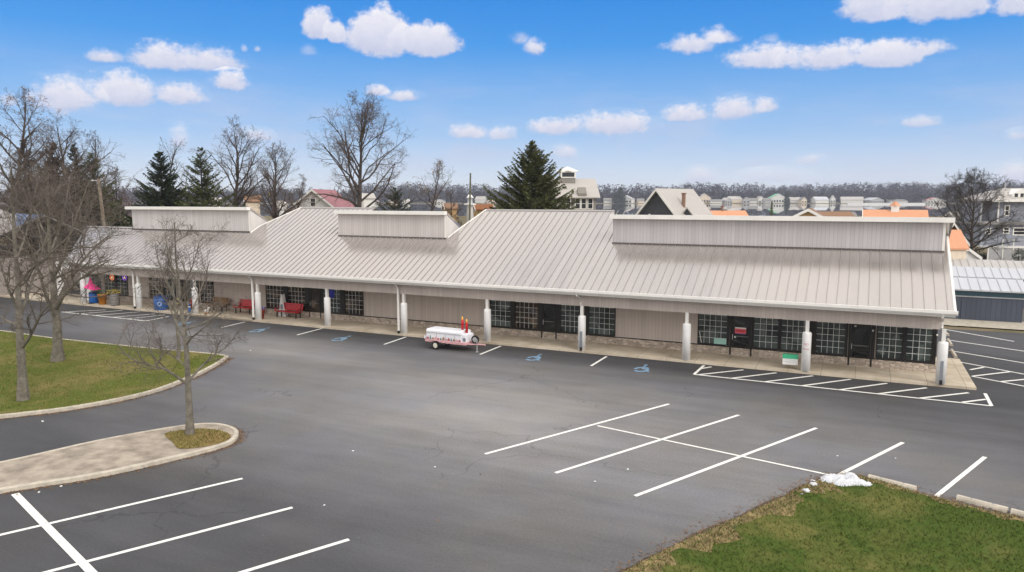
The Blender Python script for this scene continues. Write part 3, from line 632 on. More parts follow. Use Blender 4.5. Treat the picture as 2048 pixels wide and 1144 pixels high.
# red stencilled words on one sleeve
def text_mesh(txt, size, extrude=.002):
    cu = bpy.data.curves.new('text', 'FONT'); cu.body = txt; cu.size = size; cu.align_x = 'CENTER'; cu.extrude = extrude
    ob = bpy.data.objects.new('text', cu); COL.objects.link(ob); dg = bpy.context.evaluated_depsgraph_get(); me = bpy.data.meshes.new_from_object(ob.evaluated_get(dg)); bpy.data.objects.remove(ob); return me
def text(txt, size, name, m, parent, loc, off=OFF, curve=None, extrude=.002):
    me = text_mesh(txt, size, extrude); me.materials.clear()
    for v in me.vertices:
        X, Z, Y = v.co.x, v.co.y, -v.co.z
        if curve:
            a = X/curve; X = curve*math.sin(a); Y += curve*(1-math.cos(a))
        v.co = (X+loc[0]-off[0], Y+loc[1]-off[1], Z+loc[2]-off[2])
    me.name = name; return link(name, me, m, parent)
redp = mat('faded_red_lettering', (.62,.20,.22), .6)
s_par = mall
text('NO', .15, 'stencil_lettering', redp, mall, (-2.235, CY-.219, 1.44), curve=.217)
text('PARKING', .085, 'stencil_lettering', redp, mall, (-2.235, CY-.219, 1.22), curve=.217)

# shop windows and doors: outer frame, dark mullions, pane and thin white glazing bars
muntin = mat('glazing_bar', (.68,.70,.69), .5)
def XW(px, py=650): return PY(px, py, YW).x
def window(px0, px1, cols_, rows, gm, py=650, z0=.60, z1=2.62):
    x0, x1 = XW(px0, py), XW(px1, py); fr = .05
    b = mb(); b.box(x0, x0+fr, YW-.06, YW-.001, z0, z1); b.box(x1-fr, x1, YW-.06, YW-.001, z0, z1); b.box(x0+fr, x1-fr, YW-.06, YW-.001, z0-.08, z0+.05); b.box(x0+fr, x1-fr, YW-.06, YW-.001, z1-.05, z1)
    w = b.build('window', dark, mall)
    b = mb(); b.box(x0+fr, x1-fr, YW-.02, YW-.003, z0+.05, z1-.05); b.build('pane', gm, w)
    b = mb(); t_ = .0095; X0, X1, Z0, Z1 = x0+fr, x1-fr, z0+.05, z1-.05
    for i in range(1, cols_): xx = X0+(X1-X0)*i/cols_; b.box(xx-t_, xx+t_, YW-.032, YW-.021, Z0, Z1)
    for j in range(1, rows): zz = Z0+(Z1-Z0)*j/rows; b.box(X0, X1, YW-.036, YW-.0225, zz-t_, zz+t_)
    b.build('glazing_bars', muntin, w); return w
def mullion(px0, px1, py=650, z0=.52):
    b = mb(); b.box(XW(px0, py)+.002, XW(px1, py)-.002, YW-.07, YW-.001, z0, 2.66); b.build('mullion', dark, mall)
def door(px0, px1, py=680, gm=None, kick=True):
    x0, x1 = XW(px0, py), XW(px1, py); s = .11
    b = mb(); b.box(x0-.09, x0, YW-.09, YW-.001, ZS, 2.66); b.box(x1, x1+.09, YW-.09, YW-.001, ZS, 2.66); b.box(x0, x1, YW-.09, YW-.001, 2.3, 2.66); fr = b.build('door_frame', dark, mall)
    b = mb(); b.box(x0+.01, x0+s, YW-.075, YW-.02, ZS+.04, 2.28); b.box(x1-s, x1-.01, YW-.075, YW-.02, ZS+.04, 2.28); b.box(x0+s, x1-s, YW-.075, YW-.02, ZS+.04, ZS+.28); b.box(x0+s, x1-s, YW-.075, YW-.02, 2.14, 2.28)
    d = b.build('door', dark, mall)
    b = mb(); b.box(x0+s, x1-s, YW-.05, YW-.03, ZS+.28, 2.14); b.build('pane', gm or g_dark, d)
    b = mb(); b.box(x0+s, x1-s, YW-.085, YW-.055, 1.14, 1.19); b.build('push_bar', mat('dull_bar', (.12,.12,.12), .5), d)
    b = mb(); b.box(x0+.05, x0+.08, YW-.13, YW-.076, .98, 1.26); b.build('handle', galv, d)
    b = mb(); b.box(x0-.02, x1+.02, YW-.2, YW-.09, ZS, ZS+.025); b.build('threshold', concrete, mall)
    return x0, x1
# right end unit
window(1396,1456,5,6,g_cool); window(1507,1559,4,6,g_cool); mullion(1559,1562); window(1562,1622,5,6,g_cool); mullion(1620,1632); window(1632,1693,5,6,g_cool)
dA = door(1463,1501); mullion(1456,1459.6); mullion(1504.5,1507)
dB = door(1701,1742); mullion(1693,1697.2); mullion(1745.9,1752)
window(1752,1806,4,6,g_cool,690); mullion(1806,1811,690); window(1811,1866,4,6,g_cool,690); mullion(1866,1873,690)
# middle unit
window(980,1023,4,6,g_cool); mullion(1023,1030); window(1030,1077,5,6,g_warm); door(1086,1112,640); mullion(1077,1083.1); mullion(1114.9,1121); window(1121,1160,4,6,g_cool); mullion(1160,1177); window(1177,1231,5,6,g_cool)
# left unit
window(533,570,5,6,g_warm,600); mullion(570,577,600); window(577,612,5,6,g_warm,600); door(621,641,600,g_warm); mullion(612,619,600); mullion(643,646,600); window(646,682,5,6,g_cool,600); mullion(682,690,600); window(690,727,5,6,g_warm,600)
# far left units, half hidden by the trees
window(300,325,4,6,g_warm,580); mullion(325,330,580); window(330,352,4,6,g_cool,580); door(358,372,580,g_warm); window(376,398,4,6,g_cool,580); window(402,428,4,6,g_warm,580)
window(210,231,3,6,g_cool,570); mullion(231,234,570); window(234,256,3,6,g_cool,570); window(172,198,4,6,g_cool,570)
# roof vent standing behind the left false front
# ================================================================== things along the shop front
def XO(px, py, z=ZS): return G(px, py, z)
red = mat('red_paint', (.50,.012,.02), .35, var=.1); blue = mat('blue_plastic', (.012,.10,.36), .4); wood = mat('weathered_wood', (.26,.155,.075), .8, var=.3, stretch=(1,1,6)); orange = mat('orange_wood', (.55,.22,.03), .6)
pink = mat('pink_cloth', (.75,.05,.24), .8); yellow = mat('yellow_paint', (.72,.56,.04), .6); purple = mat('purple_cloth', (.18,.09,.45), .8); green = mat('sign_green', (.05,.42,.22), .5)
terra = mat('terracotta', (.36,.06,.03), .7); leaf = mat('leaf_green', (.05,.10,.03), .8, island=.4)
# three benches against the wall
def bench(x, y, m, label, w=1.75, rz=0):
    t_ = thing('bench', label, 'bench', (x, y, ZS), rz, 'benches under the canopy')
    b = MB()
    for i in range(4): b.bevel_box(-w/2, w/2, -.28+i*.125, -.28+i*.125+.11, .42, .455, .01)
    b.build('seat', m, t_)
    b = MB()
    for i in range(4):
        z = .50+i*.125; yy = .245+i*.031; b.prism([(yy, z), (yy+.03, z+.005), (yy+.06, z+.12), (yy+.03, z+.115)], 'x', -w/2, w/2)
    b.build('backrest', m, t_)
    for s in (-1, 1):
        b = MB(); x_ = s*(w/2-.18); b.prism([(-.27,0),(-.21,0),(-.20,.35),(.16,.35),(.17,0),(.23,0),(.24,.42),(.385,.98),(.36,.99),(.20,.418),(-.26,.418)], 'x', x_-.03, x_+.03); b.build('leg', black, t_)
        b = MB(); b.box(s*(w/2-.02)-.035, s*(w/2-.02)+.035, -.3, .26, .63, .665); b.box(s*(w/2-.02)-.03, s*(w/2-.02)+.03, -.28, -.22, .45, .63); b.build('armrest', m, t_)
p = XO(586, 634); bench(p.x-.1, 39.75, red, 'glossy red slatted bench in front of the lattice shop windows', 2.1)
p = XO(491, 626); bench(p.x+.1, 39.85, red, 'red slatted bench by the blank wall next to the brown bench', 1.75)
p = XO(452, 619); bench(p.x, 39.85, wood, 'brown wooden bench by the blank wall', 1.7)
# plant pots
def pot(x, y, r, h, m, name, label, cat, plant=None, pm=None, group=None):
    t_ = thing(name, label, cat, (x, y, ZS), 0, group)
    b = MB(); b.lathe((0,0,0), [(r*.72,0),(r*.98,h*.9),(r*1.06,h*.9),(r*1.06,h),(r*.92,h),(r*.9,h*.93)], 18); b.build('pot', m, t_, True)
    if plant:
        rnd = random.Random(int(x*10)); b = MB()
        for i in range(160):
            a_, rr = rnd.uniform(0, 6.28), r*1.15*math.sqrt(rnd.random()); zz = h+rnd.uniform(0, plant); c = Vector((rr*math.cos(a_), rr*math.sin(a_), zz)); s = .06
            q = [c+Vector((rnd.uniform(-s, s), rnd.uniform(-s, s), rnd.uniform(-s, s))) for _ in range(3)]; b.add(q, [(0,1,2)])
        b.build('flowers', pm, t_)
    return t_
p = XO(500, 642); pot(p.x-.05, 38.45, .31, .62, terra, 'flower_pot', 'dark red flower pot with purple flowers beside a white column', 'flower pot', .22, purple)
p = XO(182, 612); pot(p.x, 38.35, .34, .85, orange, 'half_barrel', 'orange wooden tub with dark greenery beside the grey barrel', 'tub', .35, leaf)
# barrels
def barrel(x, y, r, h, m, label, plant=None):
    t_ = thing('barrel', label, 'barrel', (x, y, ZS), 0)
    b = MB(); b.lathe((0,0,0), [(r*.82,0),(r*.95,h*.25),(r,h*.5),(r*.95,h*.75),(r*.82,h),(r*.76,h),(r*.75,h-.04)], 20); b.build('body', m, t_, True)
    for zz, k in ((.14,.905),(.33,.985),(.67,.985),(.86,.905)):
        b = MB(); b.lathe((0,0,zz*h-.02), [(r*k,0),(r*k+.012,0),(r*k+.012,.04),(r*k,.04)], 20); b.build('hoop', steel, t_)
    if plant:
        rnd = random.Random(2); b = MB()
        for i in range(120):
            c = Vector((rnd.uniform(-r, r*1.2), rnd.uniform(-r, r), h+rnd.uniform(0, .3))); q = [c+Vector((rnd.uniform(-.07,.07), rnd.uniform(-.07,.07), rnd.uniform(-.07,.07))) for _ in range(3)]; b.add(q, [(0,1,2)])
        b.build('flowers', plant, t_)
p = XO(200, 615); barrel(p.x, 38.4, .38, .98, mat('grey_barrel_wood', (.20,.18,.165), .85, var=.3, stretch=(6,6,1)), 'weathered grey wooden barrel topped with yellow flowers', yellow)
p = XO(648, 652); barrel(p.x-.12, 38.55, .24, .95, wood, 'slim brown wooden barrel standing left of a white column')
# blue bins
def bin_(x, y, r, h, label, emblem=False):
    t_ = thing('litter_bin', label, 'bin', (x, y, ZS), 0)
    b = MB(); b.lathe((0,0,0), [(r*.9,0),(r,.05),(r,h*.96),(r*.9,h)], 22); b.build('body', blue, t_, True)
    b = MB(); b.lathe((0,0,h*.94), [(r*1.04,0),(r*1.04,.05),(r*.8,.13),(r*.3,.16)], 22); b.build('lid', mat('blue_plastic_dark', (.01,.06,.22), .4), t_, True)
    for zz in (.33, .66):
        b = MB(); b.lathe((0,0,zz*h), [(r,0),(r+.015,.015),(r+.015,.035),(r,.05)], 22); b.build('rib', blue, t_)
    if emblem:
        b = MB(); d = Vector((.62,-.78,0)); s = Vector((.78,.62,0)); c0 = d*(r+.03)+Vector((0,0,h*.5)); n = 20; vs = []
        for k in range(n):
            for rr in (.10,.17): a_ = 2*math.pi*k/n; vs.append(c0+s*rr*math.cos(a_)+Vector((0,0,rr*math.sin(a_))))
        b.add(vs, [(2*k, 2*k+1, (2*k+3) % (2*n), (2*k+2) % (2*n)) for k in range(n)]); b.build('emblem', mat('pale_blue_mark', (.35,.48,.70), .6), t_)
p = XO(292, 623); bin_(p.x+.15, 38.5, .52, 1.0, 'large blue drum bin with a pale round emblem between two white columns', True)
p = XO(150, 611); bin_(p.x, 38.6, .36, .85, 'blue bin half hidden behind the white column with the pink wrap')
# pink awning-like cloth tied to the far left column
t_ = thing('pink_umbrella', 'bright pink patio umbrella half folded beside the white column', 'umbrella', (-56.4, 38.3, ZS))
b = MB(); b.tube([(0,0,0),(0,0,2.3)], .025, 8); b.build('pole', galv, t_)
b = MB(); n = 8; top = (0,0,2.2); ring = [((.62+.18*(k % 2))*math.cos(2*math.pi*k/n)+.2, (.4+.1*(k % 2))*math.sin(2*math.pi*k/n), 1.25-.1*math.cos(2*math.pi*k/n)) for k in range(n)]
mid = [(.22*math.cos(2*math.pi*k/n)+.04, .2*math.sin(2*math.pi*k/n), 1.62) for k in range(n)]
b.add([top]+mid+ring, [(0, 1+k, 1+(k+1) % n) for k in range(n)]+[(1+k, 9+k, 9+(k+1) % n, 1+(k+1) % n) for k in range(n)]); b.build('canopy', pink, t_)
b = MB(); b.lathe((0,0,0), [(.24,0),(.24,.05),(.05,.09)], 14); b.build('base', black, t_)
# small garden decorations on the far left pavement
p = XO(337, 626); t_ = thing('yellow_flower_ornament', 'yellow flower shaped lawn ornament on a stake behind the island tree', 'ornament', (p.x, 38.5, ZS))
b = MB(); b.tube([(0,0,0),(0,0,.75)], .015, 6); b.build('stake', steel, t_)
b = MB()
for k in range(8):
    a_ = math.pi/4*k; b.blob((.17*math.cos(a_), 0, .75+.17*math.sin(a_)), (.10,.03,.10), k, .1, 8, 5)
b.build('petals', yellow, t_); b = MB(); b.blob((0,-.03,.75), (.09,.04,.09), 1, .05); b.build('flower_center', terra, t_)
p = XO(368, 628); pot(p.x, 38.6, .27, .75, mat('rust_orange', (.42,.12,.03), .7), 'flower_pot', 'tall rust orange pot with red flowers left of the wrapped column', 'flower pot', .35, mat('red_flowers', (.45,.05,.06), .8))
p = XO(350, 630)
t_ = thing('garden_gnome', 'small blue and white figurine on the pavement behind the island tree', 'figurine', (p.x, 38.35, ZS))
b = MB(); b.lathe((0,0,0), [(.13,0),(.15,.1),(.12,.32),(.07,.38)], 12); b.build('body', blue, t_, True); b = MB(); b.blob((0,0,.45), .1, 3, .04); b.build('head', white, t_, True); b = MB(); b.lathe((0,0,.50), [(.11,0),(.06,.12),(.005,.26)], 12); b.build('hat', blue, t_, True)
for px, py, lab, hh in ((395, 631, 'white goose figurine nearest the wrapped column', .5), (522, 628, 'white dog figurine standing behind the column by the red bench', .55)):
    p = XO(px, py); t_ = thing('animal_figurine', lab, 'figurine', (p.x, p.y if px > 500 else 38.35, ZS))
    b = MB(); b.blob((0,0,hh*.45), (.22,.12,.14), 1, .08); b.tube([(.15,0,hh*.5),(.24,0,hh*.8),(.27,0,hh*.95)], [.09,.06,.05], 8); b.blob((.30,0,hh*.98), (.10,.06,.06), 2, .05); b.build('body', white, t_, True)
    for sx in (-.12,.12):
        for sy in ((-.06,.06)):
            b = MB(); b.tube([(sx,sy,hh*.4),(sx,sy,0)], .028, 6); b.build('leg', white if px > 500 else orange, t_)
# white folding board leaning by the shop window
p = PY(568, 612, 40.2); t_ = thing('pavement_board', 'tall white pointed sandwich board between the lattice windows behind the red bench', 'sign board', (p.x, 40.1, ZS))
b = MB(); b.prism([(-.34,0),(.34,0),(.06,1.6),(-.06,1.6)], 'y', -.13, -.10); b.build('front_panel', white, t_)
b = MB(); b.prism([(-.34,0),(.34,0),(.06,1.6),(-.06,1.6)], 'y', .10, .13); b.build('back_panel', white, t_)
b = MB(); b.blob((0,-.135,.72), (.14,.006,.2), 1, .1); b.build('emblem', steel, t_)
# blue banner hanging under the beam
p = PY(664, 580, 39.6); t_ = thing('hanging_flag', 'small blue flag hanging under the canopy right of a column', 'flag', (p.x, 39.6, 1.75))
b = MB(); n = 10; vs = []
for i in range(n+1):
    xx = -.25+.5*i/n; yy = .04*math.sin(i*1.1); vs += [(xx, yy, .95), (xx*.95, yy*1.4, .35+.07*math.cos(i*.9)), (xx*.9, yy*1.7, .02+.1*abs(math.sin(i*.5)))]
b.add(vs, [(3*i+k, 3*i+3+k, 3*i+4+k, 3*i+1+k) for i in range(n) for k in range(2)]); b.build('cloth', mat('blue_flag', (.05,.06,.42), .8), t_)
b = MB(); b.tube([(-.3,0,.965),(.3,0,.965)], .014, 6); b.build('rod', steel, t_)
# neon signs inside the far left windows
for px, lab, m in ((224, 'lit red and orange neon sign in the far left shop window', mat('neon_orange', (1,.25,.08), emit=.7)), (249, 'lit violet neon sign in the far left shop window', mat('neon_violet', (.35,.12,1), emit=.5))):
    p = PY(px, 555, YW-.10); t_ = thing('neon_sign', lab, 'neon sign', (p.x, YW-.10, p.z))
    b = MB(); b.tube([(.24*math.cos(a_*.5), 0, .22*math.sin(a_*.5)) for a_ in range(13)], .028, 6); b.build('tube', m, t_)
    b = MB(); b.tube([(-.12,0,-.09),(0,0,.1),(.12,0,-.09),(-.05,0,.02)], .028, 6); b.build('tube', mat('neon_white', (1,.75,.55), emit=.5), t_)
    b = MB(); b.box(-.28,.28,.02,.04,-.28,.28); b.build('backing', dark, t_)
# sheets and signs in the right unit
def card(px0, py0, px1, py1, m, name, label, cat, dy=.045):
    a_, c = PY(px0, py0, YW-dy), PY(px1, py1, YW-dy); t_ = thing(name, label, cat, ((a_.x+c.x)/2, YW-dy, (a_.z+c.z)/2)); b = MB(); w, h = (c.x-a_.x)/2, (a_.z-c.z)/2
    b.box(-w, w, -.008, .004, -h, h); b.build('panel', m, t_); return t_, w, h
card(1428, 676, 1454, 692, mat('mint_board', (.36,.62,.55), .6), 'window_board', 'pale mint green board standing inside the window left of the red door sign', 'board')
t_, w, h = card(1470, 654, 1492, 669, mat('sign_pink_red', (.72,.12,.15), .5), 'door_sign', 'red and white sign fixed to the glass of the left door in the right unit', 'sign', .10)
b = MB(); b.box(-w, w, -.014, -.009, h*.62, h); b.build('band', white, t_); b = MB(); b.box(-w*.85, w*.85, -.014, -.009, -h*.3, h*.15); b.build('band', mat('deep_red', (.50,.02,.03), .5), t_); b = MB(); b.box(-w, w, -.014, -.009, -h, -h*.8); b.build('band', mat('navy_band', (.06,.08,.25), .5), t_)
p = PY(1470, 674, YW-.1); t_ = thing('door_sticker', 'small round white sticker on the door glass below the red sign', 'sticker', (p.x, YW-.085, p.z)); b = MB(); b.disc((0,0,0), .05, .006); b.build('disc', white, t_)
a_, c = PY(1398, 664, YW-.05), PY(1402, 689, YW-.05)
t_ = thing('leaning_board', 'thin white strip leaning in the corner of the leftmost window of the right unit', 'board', (c.x, YW-.06, .65)); b = MB(); b.tube([(.02,0,0),(-.10,0,.62)], .02, 6); b.build('strip', white, t_)
# real estate sign on the pavement
p = XO(1580, 737)
t_ = thing('yard_sign', 'low white sign with a green top strip on wire legs on the pavement', 'sign', (p.x, p.y-.1, ZS), R(6))
b = MB(); b.bevel_box(-.36,.36,-.02,.02,.22,.72,.006); b.build('panel', white, t_); b = MB(); b.box(-.36,.36,-.026,-.021,.52,.715); b.build('header_strip', green, t_)
b = MB(); b.box(-.36,.36,-.03,.16,.725,.74); b.build('top_panel', green, t_)
for s in (-.3,.3):
    b = MB(); b.tube([(s,0,.5),(s,0,0)], .012, 6); b.build('leg', steel, t_)
gs = mat('grey_print', (.55,.57,.58), .6)
for i, (zz, ww) in enumerate(((.44,.22),(.36,.28),(.30,.18))):
    b = MB(); b.box(-ww, ww, -.0255, -.0215, zz, zz+.03); b.build('print_line', gs, t_)
# security lamps at the right doors
for px, py, lab in ((1711, 652, 'small white lamp above the rightmost door'), (1746, 661, 'small white lamp on the frame right of the rightmost door'), (1874, 670, 'small white lamp on the dark corner post at the right end')):
    p = PY(px, py, YW-.12); t_ = thing('wall_lamp', lab, 'lamp', (p.x, YW-.12, p.z), 0, 'small lamps at the right shop front'); b = MB(); b.blob((0,-.03,0), .05, 1, .03); b.build('globe', white, t_, True); b = MB(); b.box(-.03,.03,0,.05,-.04,.04); b.build('bracket', dark, t_)

# ------------------------------------------------------------------ trailer
TL = G(862, 700); TR_ = G(945, 704)
tx = (0, 0); t0 = thing('parade_trailer', 'white box trailer painted with a little village scene carrying two giant red candles', 'trailer', (G(870,699).x+.8, G(870,699).y+.65, 0), R(-2)); t0.scale = (.76, .76, .76)
tw = mat('trailer_white', (.80,.80,.84), .35, var=.05); tp = mat('trailer_pink_trim', (.62,.35,.36), .5, var=.2, vs=5)
b = MB(); b.bevel_box(-2.05, 1.55, -.72, .72, .52, .70, .02); b.build('bed', tp, t0)
b = MB(); prof = [(-.66,.702),(-.69,1.36),(-.65,1.45),(-.55,1.49),(.55,1.49),(.65,1.45),(.69,1.36),(.66,.702)]; b.prism(prof, 'x', -1.93, 1.18); body = b.build('body', tw, t0)
for xx in (-1.0, -.2, .6):
    b = MB(); b.box(xx-.008, xx+.008, -.70, -.681, .74, 1.22); b.build('seam', galv, body)
b = MB(); b.box(-1.95, 1.20, -.715, -.69, 1.235, 1.27); b.build('lid_edge', galv, body)
sc_cols = [mat('scene_red', (.45,.10,.12), .6), mat('scene_teal', (.10,.24,.23), .6), mat('scene_brown', (.34,.20,.14), .6), mat('scene_pink', (.66,.42,.45), .6)]
rnd = random.Random(8); yy = -.70
for i in range(13):                                  # painted houses and fir trees along the side
    xx = -1.8+i*.235; k = i % 4; h = rnd.uniform(.13,.26); b = MB()
    if k == 1: b.prism([(xx-.08,.73),(xx+.08,.73),(xx,.73+h*1.25)], 'y', yy, yy+.012)
    else: b.prism([(xx-.10,.73),(xx+.10,.73),(xx+.10,.73+h*.6),(xx,.73+h),(xx-.10,.73+h*.6)], 'y', yy, yy+.012)
    b.build('painted_tree' if k == 1 else 'painted_house', sc_cols[k], body)
b = MB(); b.bevel_box(1.19, 1.52, -.55, .55, .702, 1.28, .04); b.build('front_box', tw, t0)
b = MB(); b.box(1.25,1.47,-.575,-.552,.76,1.02); b.build('front_box_door', steel, t0)
for i, xx in enumerate((.96, 1.33)):
    zb = 1.49 if xx < 1.19 else 1.29
    b = MB(); b.lathe((xx, -.15, zb), [(.095,0),(.095,.80-.2*(zb-1.29)),(.075,.83-.2*(zb-1.29)),(.02,.84-.2*(zb-1.29))], 14); c = b.build('candle', red, t0, True)
    b = MB(); zt = zb+.83-.2*(zb-1.29); b.lathe((xx, -.15, zt), [(.03,0),(.075,.07),(.06,.16),(.01,.30)], 10); b.build('flame', mat('flame_orange', (.95,.42,.06), .6), c, True)
    b = MB(); b.lathe((xx, -.15, zb), [(.13,0),(.13,.05),(.10,.06)], 12); b.build('candle_ring', tw, c)
def wheel(x, y, z, r, name, parent, rimc):
    b = MB(); n = 22; vs = []; prof = [(.62,-.085),(.9,-.09),(1,-.06),(1,.06),(.9,.09),(.62,.085)]
    for k in range(n):
        a_ = 2*math.pi*k/n
        for q, o in prof: vs.append((x+r*q*math.cos(a_), y+o, z+r*q*math.sin(a_)))
    b.add(vs, [(k*6+j, k*6+(j+1) % 6, ((k+1) % n)*6+(j+1) % 6, ((k+1) % n)*6+j) for k in range(n) for j in range(6)])
    w = b.build(name, black, parent, True)
    b = MB(); b.disc((x, y, z), r*.63, .14); b.disc((x, y-.075, z), r*.2, .05); b.build('rim', rimc, w)
cream = mat('cream_rim', (.70,.66,.55), .5)
wheel(-1.0, -.82, .32, .32, 'wheel', t0, cream); wheel(-1.0, .82, .32, .32, 'wheel', t0, cream)
b = MB(); b.tube([(-1.0,-.7,.32),(-1.0,.7,.32)], .035, 8); b.build('axle', steel, t0)
b = MB(); b.prism([(-1.42,.62),(-1.38,.72),(-.62,.72),(-.58,.62),(-.66,.62),(-.70,.68),(-1.30,.68),(-1.34,.62)], 'y', -.95, -.73); b.build('mudguard', tp, t0)
b = MB(); b.tube([(1.55,-.55,.58),(2.55,0,.55)], .045, 8); b.tube([(1.55,.55,.58),(2.55,0,.55)], .045, 8); b.tube([(2.5,0,.55),(2.85,0,.55)], .05, 8); b.build('tongue', tp, t0)
b = MB(); b.tube([(2.25,-.22,.85),(2.25,-.22,.05)], .04, 8); b.lathe((2.25,-.22,0), [(.12,0),(.12,.03),(.04,.06)], 12); b.box(2.2,2.3,-.26,-.18,.80,.95); b.build('jack_stand', galv, t0)
wheel(2.02, -.08, .90, .31, 'spare_wheel', t0, galv)
b = MB(); b.box(-2.12,-2.06,-.7,.7,.72,.95); b.build('tailboard', tw, t0); b = MB(); b.box(-2.09,-2.055,-.66,-.56,.6,.68); b.build('tail_lamp', mat('tail_red', (.45,.02,.02), .3), t0); b = MB(); b.tube([(-1.25,-.62,.55),(-1.25,-.62,.12)], .03, 6); b.build('support_leg', galv, t0)

# ------------------------------------------------------------------ wheel stops, snow, litter
def stop(p, q, label, group='concrete wheel stops'):
    p, q = Vector(p), Vector(q); d = q-p; Ln = d.length; t_ = thing('wheel_stop', label, 'wheel stop', ((p+q)/2), math.atan2(d.y, d.x), group)
    b = MB(); b.prism([(-.10,0),(.10,0),(.085,.07),(.05,.125),(-.05,.125),(-.085,.07)], 'x', -Ln/2, Ln/2); b.build('block', concrete, t_)
    for s in (-1, 1):
        b = MB(); b.lathe((s*(Ln/2-.35),0,.125), [(.02,0),(.02,.012),(.005,.014)], 8); b.build('pin', steel, t_)
stop(G(1737,957), G(1832,981), 'pale concrete wheel stop with snow on its left end beside the right lawn')
stop(G(1914,998), G(2015,1024), 'worn concrete wheel stop at the right lawn edge near the picture edge'); stop(G(2022,1026), G(2130,1053), 'concrete wheel stop at the right lawn cut by the picture edge')
for i, (px, py, qx, qy) in enumerate([(1890,666,1896,672), (1896,681,1903,692), (1903,702,1912,716)]):
    stop(G(px, py), G(qx, qy), ['farthest pale wheel stop beside the right end of the shops', 'middle pale wheel stop beside the right end of the shops', 'nearest pale wheel stop beside the right end of the shops'][i])
snow = mat('snow', (.62,.63,.66), .85, var=.2, vs=6, bump=.9, bs=14)
def heap(c, rx, ry, h, seed, label, name='snow_pile', n=44):
    rnd = random.Random(seed); t_ = thing(name, label, 'snow', c, R(16)); b = MB(); vs = []; fs = []
    from mathutils import noise as mn
    for j in range(n+1):
        for i in range(n+1):
            u, v = -1+2*i/n, -1+2*j/n; x, y = u*rx, v*ry; r2 = math.sqrt(u*u+v*v); q = mn.fractal(Vector((x*2+seed, y*2, 0)), 1, 2, 4)
            e = max(0, 1-r2*(1+.35*mn.noise(Vector((u*2, v*2, seed))))); vs.append((x, y, -.02+h*(e**.6)*(.62+.95*q) if e > 0 else -.03))
    b.add(vs, [(j*(n+1)+i, j*(n+1)+i+1, (j+1)*(n+1)+i+1, (j+1)*(n+1)+i) for j in range(n) for i in range(n)]); b.build('snow', snow, t_, True); return t_
heap(G(1688,966), .95, .45, .36, 3, 'ragged heap of white snow melting at the corner of the right lawn'); 
for i, (px, py, r_) in enumerate([(1626,973,.12), (1612,986,.12), (1604,991,.05), (1613,981,.06)]):
    p = G(px, py); t_ = thing('snow_lump', ['largest loose lump of snow left of the snow heap', 'rounded snow lump at the lawn edge below the largest lump', 'tiny snow lump farthest left on the lawn edge', 'small snow lump between the two larger lumps'][i], 'snow', (p.x, p.y, 0), 0, 'loose snow lumps'); b = MB(); b.blob((0,0,r_*.5), (r_, r_*.8, r_*.6), i, .25); b.build('snow', snow, t_, True)
paper = mat('litter_white', (.75,.75,.73), .8); rust = mat('litter_rust', (.34,.14,.08), .8)
for i, (px, py, r_, m) in enumerate([(706,902,.06,paper), (870,934,.05,paper), (648,1011,.05,paper), (875,1041,.045,rust), (1256,939,.06,paper), (1190,963,.05,paper), (961,949,.04,black), (501,701,.08,paper), (78,985,.07,paper), (176,811,.14,paper), (1675,912,.05,paper), (1791,917,.05,paper), (122,973,.06,paper), (85,843,.09,paper)]):
    p = G(px, py); labs = ['white crumpled scrap alone in the middle of the lot','white scrap left of the middle stall lines','white scrap past the end of the left stall line','rusty brown scrap in the open lot','white scrap between the two right stall lines','white scrap below the middle stall line','small black scrap near the start of the first right stall line','white scrap by the tip of the left lawn','white scrap below the dry planting bed kerb','flat white scrap against the kerb of the left lawn','pale scrap near the painted cross line','pale scrap below the rightmost long stall line','white scrap on the asphalt below the planting bed','white scrap on the lane left of the island tree']
    t_ = thing('litter', labs[i], 'litter', (p.x, p.y, 0), i*.7, 'litter on the asphalt'); b = MB(); b.blob((0,0,r_*.2), (r_*.75, r_*.5, r_*.25), i, .4, 8, 4); b.build('scrap', m, t_)
